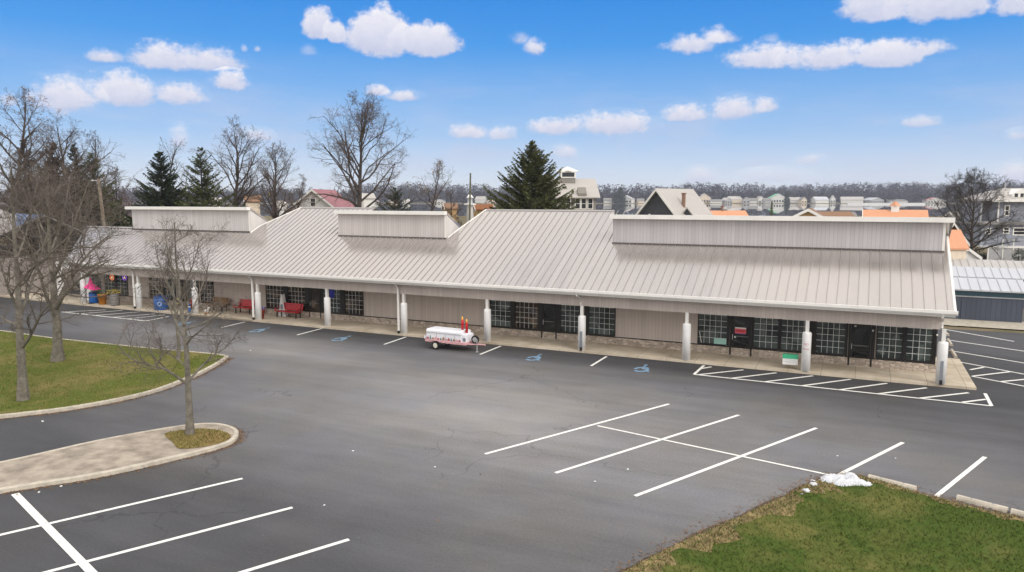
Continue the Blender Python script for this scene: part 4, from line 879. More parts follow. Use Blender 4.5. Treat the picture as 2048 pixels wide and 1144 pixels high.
# ================================================================== trees
def fast_tube(V, F, pts, rads, n):
    base = len(V); prev = None
    for i, p in enumerate(pts):
        d = pts[min(i+1, len(pts)-1)]-pts[max(i-1, 0)]
        a = d.cross(Vector((.3, .9, .2))); 
        if a.length < 1e-6: a = Vector((1, 0, 0))
        a.normalize(); b = d.cross(a); b.normalize(); r = rads[i]
        for k in range(n):
            t = 6.28318*k/n; c, s = r*math.cos(t), r*math.sin(t)
            V.append((p.x+a.x*c+b.x*s, p.y+a.y*c+b.y*s, p.z+a.z*c+b.z*s))
    for i in range(len(pts)-1):
        for k in range(n): F.append((base+i*n+k, base+i*n+(k+1) % n, base+(i+1)*n+(k+1) % n, base+(i+1)*n+k))
def mesh_of(name, V, F, m):
    me = bpy.data.meshes.new(name); me.from_pydata(V, [], F); me.update(); me.materials.append(m); return me
def bare_tree(seed, H, r0, clear=.2, nl=14, limb=.55, ang=(70, 25), trop=.10, nch=(0, 7, 6, 4), spread=1.0, rtwig=.008, limbs=None, leader=None, leafy=0, wander=.16, split=None, maxl=4, klen=(.34,.58)):
    rnd = random.Random(seed); TV, TF, CV, CF, LV, LF = [], [], [], [], [], []
    def branch(p, d, length, r, lvl):
        ns = (8, 6, 4, 3, 2)[min(lvl, 4)]; pts = [p.copy()]; rads = [r]; d = d.normalized()
        for i in range(ns):
            w = wander*(1+.3*lvl)
            d = (d+Vector((rnd.gauss(0, w), rnd.gauss(0, w), rnd.gauss(0, w)*.7+trop*(1 if lvl < 3 else .5)))).normalized()
            p = p+d*(length/ns); pts.append(p.copy()); rads.append(max(rtwig*.7, r*(1-.72*(i+1)/ns)))
        emit(pts, rads, lvl); kids(pts, rads, length, lvl)
    def emit(pts, rads, lvl):
        if lvl <= 1: fast_tube(TV, TF, pts, rads, 7 if lvl == 0 else 5)
        else: fast_tube(CV, CF, pts, rads, 4 if lvl == 2 else 3)
        if leafy and lvl >= 3 and rnd.random() < leafy:
            c = pts[-1]
            for _ in range(4):
                k = len(LV); q = c+Vector((rnd.gauss(0, .22), rnd.gauss(0, .22), rnd.gauss(0, .18)))
                for _ in range(3): LV.append(tuple(q+Vector((rnd.uniform(-.11, .11), rnd.uniform(-.11, .11), rnd.uniform(-.11, .11)))))
                LF.append((k, k+1, k+2))
    def at(pts, rads, t):
        f = t*(len(pts)-1); i = min(int(f), len(pts)-2); u = f-i
        return pts[i].lerp(pts[i+1], u), (pts[i+1]-pts[i]).normalized(), rads[i]*(1-u)+rads[i+1]*u
    def kids(pts, rads, length, lvl):
        if lvl >= maxl: return
        n = nch[lvl] if lvl < len(nch) else 0
        n = max(1, int(round(n*rnd.uniform(.75, 1.25)))) if n else 0
        for k in range(n):
            t = .22+.78*(k+rnd.random())/n; p, d, r = at(pts, rads, min(t, 1))
            th = R(rnd.uniform(28, 58)); a = d.cross(Vector((rnd.gauss(0, 1), rnd.gauss(0, 1), rnd.gauss(0, 1))))
            if a.length < 1e-5: continue
            a.normalize(); nd = d*math.cos(th)+a*math.sin(th)
            branch(p, nd, length*rnd.uniform(*klen)*(1-.35*t), max(rtwig, r*rnd.uniform(.45, .7)), lvl+1)
    if leader is None:
        leader = [Vector((0, 0, 0))]; d = Vector((0, 0, 1))
        for i in range(9):
            d = (d+Vector((rnd.gauss(0, .05), rnd.gauss(0, .05), 0))).normalized(); leader.append(leader[-1]+d*H*.93/9)
    rads = [r0*1.35]+[max(.02, r0*(1-.9*i/(len(leader)-1))) for i in range(1, len(leader))]
    emit(leader, rads, 0)
    for k in range(nl):
        t = clear+(1-clear)*((k+rnd.random()*.8)/nl)*.97; p, d, r = at(leader, rads, t); s = (t-clear)/(1-clear)
        th = R(ang[0]+(ang[1]-ang[0])*s+rnd.uniform(-8, 8)); az_ = k*2.4+rnd.uniform(-.4, .4)
        nd = Vector((math.sin(th)*math.cos(az_), math.sin(th)*math.sin(az_), math.cos(th)))
        env = (.55+.45*math.sin(math.pi*min(1, s*.8+.22)))*(1-.55*s)
        branch(p, nd, H*limb*env*rnd.uniform(.8, 1.1)*spread, max(.02, r*rnd.uniform(.5, .68)), 1)
    for lm in (limbs or []):
        pts = lm[0]; rr = lm[1]; rd = [max(.014, rr*(1-.75*i/(len(pts)-1))) for i in range(len(pts))]; emit(pts, rd, 1)
        kids(pts, rd, sum((pts[i+1]-pts[i]).length for i in range(len(pts)-1)), 1)
    return (TV, TF), (CV, CF), (LV, LF)
dead_leaf = mat('dead_leaf', (.20,.135,.06), .9, island=.5, var=.3)
def plant_tree(name, label, data, loc, tm, cm, group=None, rz=0, scale=(1,1,1)):
    t_ = thing(name, label, 'tree', loc, rz, group); t_.scale = scale
    link('trunk', mesh_of('trunk', *data[0], tm), None, t_); link('crown', mesh_of('crown', *data[1], cm), None, t_)
    if data[2][0]: link('leaves', mesh_of('leaves', *data[2], dead_leaf), None, t_)
    return t_
def loc_poly(base, d, pts, dy=0):
    # limb drawn at the tree's own distance; each point may be pushed nearer or farther
    out = []
    for i, q in enumerate(pts):
        p = PD(q[0], q[1], d+(q[2] if len(q) > 2 else 0)); out.append(p-base)
    return out
def depth(p): return p.dot(FH)
# --- trees near the camera
b0 = G(380, 869, .12); d0 = depth(b0)
ld = loc_poly(b0, d0, [(380,869),(379,830),(377,790),(376,764),(374,720),(371,680),(366,640,.2),(360,600,.3),(357,560,.3),(352,520,.2),(350,480,.1),(349,445,0)])
lm = [(loc_poly(b0, d0, [(374,768),(352,752,-.3),(330,738,-.7),(312,733,-1.0),(285,728,-1.2),(258,714,-1.4),(236,690,-1.6)]), .055),
      (loc_poly(b0, d0, [(312,733,-1.0),(322,716,-1.2),(326,700,-1.2),(318,672,-1.3)]), .03),
      (loc_poly(b0, d0, [(378,760),(398,738,.4),(418,718,.8),(434,706,1.1),(432,690,1.2),(428,676,1.3)]), .05),
      (loc_poly(b0, d0, [(434,706,1.1),(452,695,1.3),(466,678,1.5),(478,660,1.6)]), .025),
      (loc_poly(b0, d0, [(374,735),(360,722,.6),(344,712,1.1),(325,700,1.6),(300,690,2.0)]), .035),
      (loc_poly(b0, d0, [(372,690),(382,676,-.3),(400,662,-.6),(425,640,-.9),(452,618,-1.2)]), .045),
      (loc_poly(b0, d0, [(371,680),(358,660,.5),(350,640,.8),(338,610,1.0),(320,585,1.3),(296,560,1.5)]), .05),
      (loc_poly(b0, d0, [(368,650),(385,620,.5),(398,590,.8),(408,560,1.0),(420,520,1.1)]), .045),
      (loc_poly(b0, d0, [(362,610),(345,590,-.5),(330,560,-.8),(318,525,-1.0),(310,490,-1.1)]), .04),
      (loc_poly(b0, d0, [(360,600),(372,565,-.6),(386,530,-.9),(398,490,-1.0)]), .035),
      (loc_poly(b0, d0, [(356,555),(340,525,.5),(334,495,.7),(330,465,.8)]), .03)]
near = bare_tree(11, 7.8, .132, limbs=lm, leader=ld, nl=4, clear=.45, limb=.25, nch=(0,8,7,5), rtwig=.004, trop=.05, klen=(.40,.72), wander=.13)
plant_tree('bare_tree', 'slender bare tree standing on the end of the foreground planting bed', near, b0, bark, twig, 'bare trees at the lot')
b1 = G(46, 800, .12); d1 = depth(b1)
ld = loc_poly(b1, d1, [(46,800),(44,750),(41,700),(38,655),(37,610),(36,560,.4),(30,500,.6),(27,440,.5),(24,390,.3),(22,340)])
lm = [(loc_poly(b1, d1, [(43,696),(58,676,-.3),(70,652,-.6),(82,628,-1.0),(100,606,-1.2),(128,590,-1.4)]), .08),
      (loc_poly(b1, d1, [(38,650),(22,646,.4),(4,636,.8),(-20,620,1.0)]), .07),
      (loc_poly(b1, d1, [(38,640),(52,600,.5),(66,556,.8),(82,510,1.0),(98,455,1.0)]), .08),
      (loc_poly(b1, d1, [(37,620),(18,580,-.5),(2,530,-.8),(-18,470,-1.0)]), .07),
      (loc_poly(b1, d1, [(36,570),(60,540,-.7),(92,515,-1.2),(130,480,-1.5),(165,440,-1.8)]), .06),
      (loc_poly(b1, d1, [(33,520),(52,470,.6),(62,420,.8),(75,365,.9)]), .05)]
near = bare_tree(12, 10.5, .20, limbs=lm, leader=ld, nl=8, clear=.5, limb=.28, nch=(0,10,8,5), rtwig=.0048, klen=(.36,.64), trop=.07)
plant_tree('bare_tree', 'bare forked tree nearest the left edge on the front of the left lawn', near, b1, bark, twig, 'bare trees at the lot')
b2 = G(115, 722, .12); d2 = depth(b2)
ld = loc_poly(b2, d2, [(115,722),(115,690),(114,650),(110,615),(107,580),(104,545,.4),(100,500,.8),(97,450,.8),(96,400,.5),(96,345)])
lm = [(loc_poly(b2, d2, [(112,640),(98,606,-.6),(86,570,-1.0),(70,520,-1.4),(52,470,-1.8)]), .11),
      (loc_poly(b2, d2, [(110,610),(130,575,.8),(150,540,1.4),(175,510,2.0),(205,480,2.6),(238,458,3.0)]), .11),
      (loc_poly(b2, d2, [(112,620),(128,590,-1),(155,562,-1.8),(185,540,-2.4),(220,520,-2.8)]), .09),
      (loc_poly(b2, d2, [(105,560),(124,520,-1),(140,470,-1.6),(158,420,-2.0),(175,370,-2.2)]), .09),
      (loc_poly(b2, d2, [(104,545),(88,500,1),(76,450,1.4),(62,395,1.8)]), .08),
      (loc_poly(b2, d2, [(101,505),(118,460,1.2),(132,405,1.6),(140,350,1.8)]), .07)]
near = bare_tree(13, 12.5, .27, limbs=lm, leader=ld, nl=9, clear=.5, limb=.30, nch=(0,10,8,5), rtwig=.0055, klen=(.36,.64), trop=.06)
plant_tree('bare_tree', 'thick trunked bare tree in the middle of the left lawn', near, b2, bark, twig, 'bare trees at the lot')
b3 = G(357, 718, .12)
plant_tree('bare_tree', 'thin young bare tree near the pointed tip of the left lawn', bare_tree(14, 6.5, .10, clear=.3, nl=12, limb=.36, ang=(55,20), nch=(0,7,6,4), rtwig=.006), b3, bark, twig, 'bare trees at the lot')
# --- bare trees behind the shops
def zt(py, d): return CAMH+(400-py)*d/FPX
def back_tree(label, px, d, top, wpx, seed, gz=0.0, tm=barkd, cm=twigd, **kw):
    H = zt(top, d)-gz; half = wpx/2*d/FPX; p = PD(px, 400, d); p.z = gz
    a = dict(clear=.25, nl=19, limb=half*1.6/H, ang=(58,18), nch=(0,9,7,5), rtwig=.0075*d/80, trop=.06); a.update(kw)
    return plant_tree('bare_tree', label, bare_tree(seed, H, H*.021, **a), p, tm, cm, 'bare trees behind the shops')
back_tree('tall oval bare tree with a straight trunk beside the red roofed house', 712, 100, 200, 196, 21, leafy=.035, nl=26, clear=.30, ang=(62,14), nch=(0,9,8,5))
back_tree('broad bare tree behind the ridge, just right of the two dark conifers', 455, 105, 246, 160, 22, ang=(48,16))
back_tree('smaller fan shaped bare tree between the broad bare tree and the red roofed house', 548, 100, 288, 125, 23, ang=(50,20), leafy=.02)
back_tree('thin wispy bare tree with a few brown leaves left of the utility pole', 852, 112, 316, 92, 24, nl=11, leafy=.10, clear=.45, nch=(0,6,5,4))
back_tree('tallest dark bare tree at the left edge of the picture', 30, 82, 178, 190, 25, nl=20, leafy=.04, ang=(50,16))
back_tree('dark bare tree with arching limbs above the brown conifers', 128, 88, 236, 180, 26, ang=(60,30), trop=.03)
back_tree('bare tree with long slanting limbs right of the brown conifers', 192, 95, 260, 120, 27, nl=12, ang=(45,22))
back_tree('faint bare tree rising behind the left dark conifer', 335, 118, 280, 130, 28, nl=12, nch=(0,7,6,3))
back_tree('low bare tree in front of the purple brush at the left', 240, 100, 330, 90, 29, nl=12)
back_tree('leaning bare tree by the gap between the left roofs', 590, 112, 345, 70, 30, nl=10)
back_tree('dense dark bare tree left of the grey three storey house', 1950, 98, 352, 150, 31, nl=28, clear=.12, nch=(0,11,8,6), cm=mat('twig_dark_olive', (.055,.048,.04), .95), ang=(70,20))
back_tree('bare bush like tree at the far left behind the brown conifers', 80, 100, 300, 140, 32, nl=20, clear=.08)
back_tree('bare tree filling the gap left of the utility lamp pole', 160, 78, 330, 170, 33, nl=20, clear=.08)
back_tree('small bare tree beside the near tan roofs left of the evergreen', 905, 125, 372, 50, 34, nl=9)
# --- conifers
def spruce_mesh(seed, H, Rb, nw=34, dens=1.0, droop=.06, size=1.0):
    rnd = random.Random(seed); V, F = [], []; TV, TF = [], []
    fast_tube(TV, TF, [Vector((0,0,0)), Vector((0,0,H*.5)), Vector((0,0,H*.97))], [H*.018, H*.011, .02], 6)
    for w in range(nw):
        s = (w+rnd.random()*.9)/nw; z = H*(.04+.95*s); Lr = Rb*((1-s)**.85)*rnd.uniform(.85, 1.12)+.10
        for k in range(int(8+6*(1-s))):
            a = rnd.uniform(0, 6.283); Lb = Lr*rnd.uniform(.6, 1.15); up = .55*s-droop*(1-s)+rnd.uniform(-.14, .14)
            d = Vector((math.cos(a), math.sin(a), up)); side = Vector((-math.sin(a), math.cos(a), 0)); p0 = Vector((0, 0, z+rnd.uniform(-.2, .2))); curl = rnd.uniform(.12, .38)
            fast_tube(TV, TF, [p0, p0+d*Lb*.6+Vector((0, 0, curl*.36*Lb)), p0+d*Lb+Vector((0, 0, curl*Lb))], [.03, .02, .008], 3)
            n = max(4, int(Lb/.11*dens))
            for i in range(n):
                t = .15+.85*(i+rnd.random())/n; c = p0+d*Lb*t+Vector((0, 0, curl*Lb*t*t)); sz = (.26+.22*(1-t)+.04*Lb)*size*rnd.uniform(.7, 1.3)
                for sgn in (-1, 1, 0):
                    e = c+(side*(sgn*rnd.uniform(.4, .9)+rnd.uniform(-.2, .2))+d*rnd.uniform(.2, .8)+Vector((0, 0, rnd.uniform(-.75, .25))))*sz; j = len(V); wv = Vector((rnd.uniform(-1, 1), rnd.uniform(-1, 1), rnd.uniform(-1, .6)))*.13*size
                    V += [tuple(c-d*.06), tuple(e), tuple(c+wv+d*.06)]; F.append((j, j+1, j+2))
    return (TV, TF), (V, F), ([], [])
def conifer(label, px, d, top, wpx, basepy, seed, col, gz=0.0, **kw):
    H = zt(top, d)-gz; zb = zt(basepy, d)-gz; half = wpx/2*d/FPX; Rb = half/max(.2, (1-zb/H))**.85; p = PD(px, 400, d); p.z = gz
    t_ = thing('conifer', label, 'tree', p, seed, 'conifers behind the shops'); data = spruce_mesh(seed, H, Rb, **kw)
    link('trunk', mesh_of('trunk', *data[0], barkd), None, t_); link('crown', mesh_of('crown', *data[1], col), None, t_)
sp1 = mat('spruce_needles', (.095,.105,.042), .9, island=.55, var=.3, vs=.6, spec=.15); sp2 = mat('fir_needles_dark', (.036,.052,.026), .9, island=.5, var=.3, vs=.6, spec=.15)
sp3 = mat('pine_needles_light', (.085,.10,.032), .9, island=.5, var=.3, vs=.6, spec=.15); sp4 = mat('brown_needles', (.070,.052,.036), .9, island=.5, var=.3, vs=.6, spec=.15)
conifer('full pyramid shaped green spruce directly behind the middle roof ridge', 1065, 80, 286, 134, 415, 41, sp1, nw=54, dens=1.35)
conifer('dark green conifer behind the left false front, left one of the pair', 325, 95, 303, 92, 405, 42, sp2, nw=40, dens=1.2)
conifer('olive green looser conifer, right one of the pair behind the left false front', 405, 97, 297, 100, 405, 43, sp3, nw=26, dens=.9)
conifer('green conifer beside the leaning lamp pole at the left', 188, 92, 308, 105, 440, 44, sp3, nw=34)
conifer('brownish conifer, right one of the two brown conifers at the left', 112, 90, 284, 90, 430, 45, sp4, nw=34)
conifer('brownish conifer nearest the left edge', 56, 92, 280, 80, 430, 46, sp4, nw=30)
conifer('dark conifer between the brown conifer and the green conifer at the left', 155, 96, 288, 80, 430, 47, sp2, nw=34)
conifer('small round dark evergreen right of the big oval bare tree', 790, 125, 376, 46, 410, 48, sp2, nw=18)
conifer('tiny dark fir on the far shore right of the green roofed house', 1574, 1138, 384, 11, 405, 49, sp2, gz=3.3, nw=14, size=6, dens=.25)
conifer('clump of dark firs on the far shore left of the black gabled house', 1240, 1140, 374, 26, 404, 50, sp2, gz=3.3, nw=14, size=7, dens=.25)

# --- woods too far and dense to count
def woods(name, label, strips, seed, m, tri=2.2):
    rnd = random.Random(seed); V, F = [], []
    for px0, px1, d0_, d1_, n, top0, top1, gz in strips:
        for i in range(n):
            px, d = rnd.uniform(px0, px1), rnd.uniform(d0_, d1_); top = top1-(top1-top0)*rnd.random()**2.2+2.2*math.sin(px*.021)+1.5*math.sin(px*.057+1); p = PD(px, 400, d); H = max(3, zt(top, d)-gz); w = min(H, tri*9)*rnd.uniform(.30, .5)
            for k in range(54):
                a = rnd.uniform(0, 6.28); h = rnd.random()**.8; rr = w*math.sqrt(rnd.random())*math.sqrt(max(.05, 1-h*h)); c = Vector((p.x+rr*math.cos(a), p.y+rr*math.sin(a), gz+H*h)); s = tri*rnd.uniform(.5, 1.2); j = len(V)
                s *= 1-.5*h
                for _ in range(3): V.append((c.x+rnd.uniform(-s, s)*.7, c.y+rnd.uniform(-s, s)*.7, c.z+rnd.uniform(-s, s)*.7-s*.7))
                F.append((j, j+1, j+2))
    me = mesh_of(name, V, F, m); struct(link(name, me, None), True, label)
fw = mat('far_woods', (.040,.034,.044), 1.0, spec=0.0, island=.25, var=.25, vs=.01)
woods('far_woods', 'bare winter woods along the far shore of the lake', [(-300,2350,1165,1330,2300,374,386,4),(700,2350,1400,1700,1300,364,372,16),(-300,720,1400,1700,300,372,378,16),(1750,2300,1300,1600,260,360,366,12)], 51, fw, 5.0)
woods('brush', 'purplish winter brush behind the left end of the shops', [(-250,310,118,150,330,366,392,0),(380,480,135,160,40,388,398,0)], 52, mat('brush_twigs', (.105,.070,.064), .95, island=.45, var=.3, vs=.1), .55)
woods('brush', 'low winter brush and hedges among the houses near the lake', [(560,930,150,215,60,404,414,.3),(930,1300,170,215,24,408,414,.6),(1890,1965,108,125,30,420,450,0),(-200,140,62,80,70,470,500,0)], 53, mat('brush_olive', (.075,.066,.045), .95, island=.45, var=.3, vs=.1), .45)
# ================================================================== houses and village
wall_grey = mat('wall_grey', (.40,.40,.41), .8); wall_dk = mat('wall_charcoal', (.075,.08,.09), .8); wall_blue = mat('wall_slate_blue', (.25,.265,.31), .8); wall_white = mat('wall_white', (.68,.67,.64), .8); wall_tan = mat('wall_tan', (.42,.27,.12), .8); wall_beige = mat('wall_beige', (.66,.56,.44), .8); wall_taupe = mat('wall_taupe', (.23,.215,.19), .8)
roof_pale = roof_mat('roof_pale_metal', (.44,.41,.38), .5, .1); roof_red = mat('roof_faded_red', (.33,.14,.15), .7, var=.2); roof_brown = mat('roof_brown', (.24,.14,.085), .85); roof_org = mat('roof_orange', (.60,.29,.165), .7, var=.06); roof_shingle = mat('roof_grey_shingle', (.22,.21,.20), .9); roof_white = roof_mat('roof_white_metal', (.50,.51,.54), .5, .1); roof_green = mat('roof_green', (.16,.46,.24), .6); navy = siding('navy_steel', (.075,.085,.115), .3); teal = mat('teal_fascia', (.035,.075,.10), .6); pane_d = mat('window_dark', (.02,.022,.026), .1, spec=.5)
def house(name, label, cat, loc, rz, w, d, h, rise, wm, rm, oh=.4, wins=(), chimney=None, group=None, vent=False):
    # front gable faces local -Y; ridge along local Y
    t_ = thing(name, label, cat, loc, rz, group)
    b = MB(); b.prism([(-w/2,-.5),(w/2,-.5),(w/2,h),(0,h+rise),(-w/2,h)], 'y', -d/2, d/2); wl = b.build('wall', wm, t_)
    b = MB(); k = rise/(w/2); th = .16
    for s in (-1, 1):
        x1 = s*(w/2+oh); b.prism([(0,h+rise+.02),(x1,h-k*oh+.02),(x1,h-k*oh+.02+th),(0,h+rise+.02+th)][::s], 'y', -d/2-oh, d/2+oh)
    rf = b.build('roof', rm, t_)
    b = MB()
    for s in (-1, 1):
        x1 = s*(w/2+oh); b.prism([(0,h+rise-.14),(x1,h-k*oh-.14),(x1,h-k*oh+.03+th),(0,h+rise+.03+th)][::s], 'y', -d/2-oh-.06, -d/2-oh-.002)
    b.build('verge_board', trim, rf)
    for face, x, z, ww, wh in wins:
        def bx(mb_, x0, x1, z0, z1, o0, o1):
            if face == 'f': mb_.box(x0, x1, -d/2-o1, -d/2-o0, z0, z1)
            elif face == 'r': mb_.box(w/2+o0, w/2+o1, x0, x1, z0, z1)
            else: mb_.box(-w/2-o1, -w/2-o0, x0, x1, z0, z1)
        b = MB(); e_ = .12; bx(b, x-ww/2-e_, x-ww/2, z-e_, z+wh+e_, .002, .06); bx(b, x+ww/2, x+ww/2+e_, z-e_, z+wh+e_, .002, .06); bx(b, x-ww/2, x+ww/2, z-e_, z, .002, .06); bx(b, x-ww/2, x+ww/2, z+wh, z+wh+e_, .002, .06); bx(b, x-ww/2, x+ww/2, z+wh/2-.03, z+wh/2+.03, .002, .05)
        f = b.build('window', trim, t_); b = MB(); bx(b, x-ww/2, x+ww/2, z, z+wh, .004, .03); b.build('pane', pane_d, f)
    if chimney:
        cx_, cy_, cw, cz = chimney; b = MB(); b.box(cx_-cw, cx_+cw, cy_-cw, cy_+cw, h, cz); b.box(cx_-cw-.06, cx_+cw+.06, cy_-cw-.06, cy_+cw+.06, cz, cz+.12); b.build('chimney', mat('chimney_brick', (.25,.15,.11), .9), rf)
    if vent: b = MB(); b.disc((0,-d/2-.03,h+rise*.42), .22, .05); b.build('vent', white, t_)
    return t_, rf
def face_rot(deg=0): return R(YAW+deg)
def at_px(px, d, z=0.0): p = PD(px, 400, d); p.z = z; return p
def s_(px, d): return px*d/FPX
# white gabled house with faded red roof
house('house', 'white gabled house with a faded red roof behind the shop ridge', 'house', at_px(648, 118), face_rot(-3), 9.2, 11, 6.3, 3.7, wall_white, roof_red, .5, [('f',0,7.6,.7,1.1),('f',-2.4,3.4,1,1.4),('f',2.4,3.4,1,1.4),('r',-2,3.4,1,1.4)])
# grey house with a white lantern tower, right of the spruce
d = 125; t_, rf = house('house', 'taupe lake house with pale roof and a square white roof lantern right of the spruce', 'house', at_px(1134, d), face_rot(-90+4), 8.0, 8.5, 9.2, 2.7, wall_taupe, roof_pale, .6, [('r',x,7.1,.7,1.6) for x in (-2.6,-.4,1.2,2.2,3.3)])
b = MB(); b.box(-1.2,1.2,-1.2,1.2,11.0,12.2); cu = b.build('lantern_wall', wall_taupe, rf)
b = MB(); b.box(-1.3,1.3,-1.3,1.3,12.2,12.35); b.box(-1.3,1.3,-1.3,1.3,13.1,13.3); b.lathe((0,0,13.3), [(1.9,0),(1.9,.12),(.1,.8)], 4); [b.box(x-.1,x+.1,y-.1,y+.1,12.35,13.1) for x in (-1.15,0,1.15) for y in (-1.15,1.15)]; b.build('lantern_top', trim, rf)
b = MB(); b.box(-1.1,1.1,-1.05,1.05,12.36,13.09); b.build('lantern_glass', pane_d, rf)
b = MB(); b.prism([(2.6,9.2),(4.4,9.2),(4.4,9.6),(3.5,10.6),(2.6,9.6)][::1], 'y', 1.2, 2.6); b.build('gable_dormer', wall_taupe, rf)
# black gabled house with pale roof
d = 86; t_, rf = house('house', 'charcoal gabled house with white edged pale roof behind the right false front', 'house', at_px(1350, d+1), face_rot(-42), 6.6, 7.6, 5.9, 3.75, wall_dk, roof_pale, .55, [('f',0,3.4,1.2,1.4)], chimney=(1.8,-1.2,.16,9.2))
b = MB(); b.lathe((.3,0,6.7), [(.12,0),(.12,.02),(.10,.04)], 12); 
b = MB(); b.disc((-1.1,-3.83,6.75), .17, .06); b.build('round_vent', white, t_)
b = MB(); b.prism([(2.2,5.9),(3.7,5.9),(3.7,6.6),(2.95,7.5),(2.2,6.6)], 'y', -2.2, 1.0); b.build('side_dormer', wall_dk, rf); b = MB(); b.prism([(2.0,6.62),(2.95,7.72),(4.2,6.3),(4.2,6.18),(2.95,7.55),(2.0,6.45)], 'y', -2.5, 1.1); b.build('dormer_roof', roof_pale, rf)
house('house', 'low orange roofed cottage just right of the charcoal house', 'house', at_px(1445, 100), face_rot(-80), 5, 6.2, 5.2, 1.7, wall_beige, roof_org, .3, chimney=(0,0,.12,7.6))
d = 84; house('house', 'tan gabled cottage with brown roof and white verge behind the right false front', 'house', at_px(1620, d), face_rot(-24), 4.6, 8, 6.15, 1.25, wall_tan, roof_brown, .25, [('f',0,3.4,1.2,1.2)])
house('house', 'brown shingle roofed house right of the tan gabled cottage', 'house', at_px(1655, 92), face_rot(-78), 4.5, 6, 5.5, 1.4, wall_tan, roof_brown, .3)
d = 80; t_, rf = house('house', 'long low building with bright orange roof and a small white cupola', 'building', at_px(1791, d+1.5), face_rot(-90-24), 5, 5.9, 5.75, 1.5, wall_beige, roof_org, .25)
b = MB(); b.box(-.4,.4,-.4,.4,7.0,7.85); b.build('cupola', trim, rf); b = MB(); b.lathe((0,0,7.85), [(.62,0),(.5,.1),(.08,.5)], 4); b.build('cupola_roof', roof_org, rf); b = MB(); [b.box(x-.12,x+.12,-.43,-.401,7.45,7.72) for x in (-.18,.18)]; b.build('cupola_louvre', pane_d, rf)
d = 70; house('shed', 'small beige shed with an orange roof beside the right end of the shops', 'shed', at_px(1904, d), face_rot(-90+4), 2.4, 1.9, 4.0, 1.5, wall_beige, roof_org, .15)
house('house', 'brown gabled house half hidden behind the right false front end', 'house', at_px(1902, 92), face_rot(-20), 3.0, 5, 3.4, 2.2, mat('wall_brown', (.13,.055,.02), .85), roof_shingle, .3)
d = 76; house('shed', 'low white shed with pale roof right of the small orange roofed shed', 'shed', at_px(1930, d), face_rot(-6), 2.5, 2.4, 2.6, .9, wall_white, roof_white, .15, [('f',.3,1.1,.7,.7)])
# white tapered beacon tower and poles
p = at_px(940, 120); t_ = thing('beacon_tower', 'white tapered toy lighthouse tower below the utility pole left of the spruce', 'tower', p)
b = MB(); b.lathe((0,0,0), [(.85,0),(.5,7.6),(.55,7.7)], 18); b.build('shaft', white, t_, True); b = MB(); b.lathe((0,0,7.7), [(1.0,0),(1.0,.2),(.5,.25)], 18); b.build('gallery', white, t_); b = MB(); b.lathe((0,0,8.0), [(.42,0),(.42,.8)], 12); b.build('lantern_room', mat('lantern_glass_pale', (.5,.52,.55), .2), t_); b = MB(); b.lathe((0,0,8.8), [(.65,0),(.5,.25),(.1,.7)], 14); b.build('cap', white, t_, True)
wpole = mat('pole_wood', (.22,.175,.13), .9, var=.25); wpole_d = mat('pole_wood_mossy', (.12,.12,.08), .9)
def pole(label, px0, py0, px1, py1, d, m, name='utility_pole', arm=True, r=.14):
    top = PD(px1, py1, d); base = PD(px0, py0, d); dirn = (top-base).normalized(); base = top-dirn*(top.z/dirn.z); t_ = thing(name, label, 'utility pole', base)
    b = MB(); tp_ = top-base; b.tube([(0,0,0), tuple(tp_)], [r*1.25, r*.9], 8); b.build('pole', m, t_)
    if arm:
        q = tp_*.97; b = MB(); a_ = RT*1.0; b.tube([tuple(q-a_), tuple(q+a_)], .06, 6); b.build('crossarm', m, t_)
        for k in (-.9, -.5, .5, .9): b = MB(); c = q+RT*k; b.lathe((c.x, c.y, c.z+.06), [(.05,0),(.06,.12),(.02,.18)], 8); b.build('insulator', mat('insulator_brown', (.10,.04,.03), .3), t_)
    return t_, tp_
pole('dark utility pole rising above the white beacon tower', 940, 400, 941, 346, 114, wpole_d, arm=False)
t_, tp_ = pole('pale leaning street lamp pole behind the left end of the roof', 208, 450, 197, 358, 74, wpole, 'lamp_pole', False, .16)
b = MB(); q = tp_*.985; b.tube([tuple(q-RT*.5), tuple(q+RT*.25)], .05, 6); b.build('lamp_arm', galv, t_); b = MB(); c = q-RT*.6; b.blob((c.x, c.y, c.z), (.28,.16,.09), 1, .05); b.build('lamp_head', galv, t_)
# grey three storey house at the right edge
d = 106; rz = face_rot(-4); p = at_px(1966, d); t_ = thing('house', 'grey blue three storey house with hipped pale roof and white trim at the right edge', 'house', p, rz)
def q_(px): return s_(px-1966, d)
X0, XU, X1 = q_(1966), q_(2004), q_(2130); zb = .0
b = MB(); b.box(X0, X1, 0, 9, 1.9, 5.1); b.box(XU, X1, .9, 9, 5.1, 8.35); b.box(q_(1989), XU-.002, 3.2, 9, 5.1, 8.35); b.build('wall', wall_blue, t_)
b = MB(); b.box(q_(1960), X1+.2, -.35, 9, 4.95, 5.12); b.prism([(-.35,5.12),(.9,5.12),(.9,5.42)], 'x', q_(1960), X1+.2); pr = b.build('porch_roof', roof_shingle, t_)
b = MB(); e0, e1, zt0, zt1 = q_(1986), X1+.5, 8.35, 10.25; mx_, my0, my1 = q_(2036), 4.0, 5.2
b.box(e0, e1, .2, 9.6, zt0, zt0+.30); b.add([(e0,.2,zt0+.3),(e1,.2,zt0+.3),(e1,9.6,zt0+.3),(e0,9.6,zt0+.3),(mx_,my0,zt1),(q_(2090),my0,zt1),(q_(2090),my1,zt1),(mx_,my1,zt1)], [(0,1,5,4),(1,2,6,5),(2,3,7,6),(3,0,4,7),(4,5,6,7)]); rf = b.build('roof', roof_pale, t_)
b = MB(); b.box(e0-.06, e1+.06, .13, .199, zt0-.12, zt0+.34); b.build('eaves_board', trim, rf)
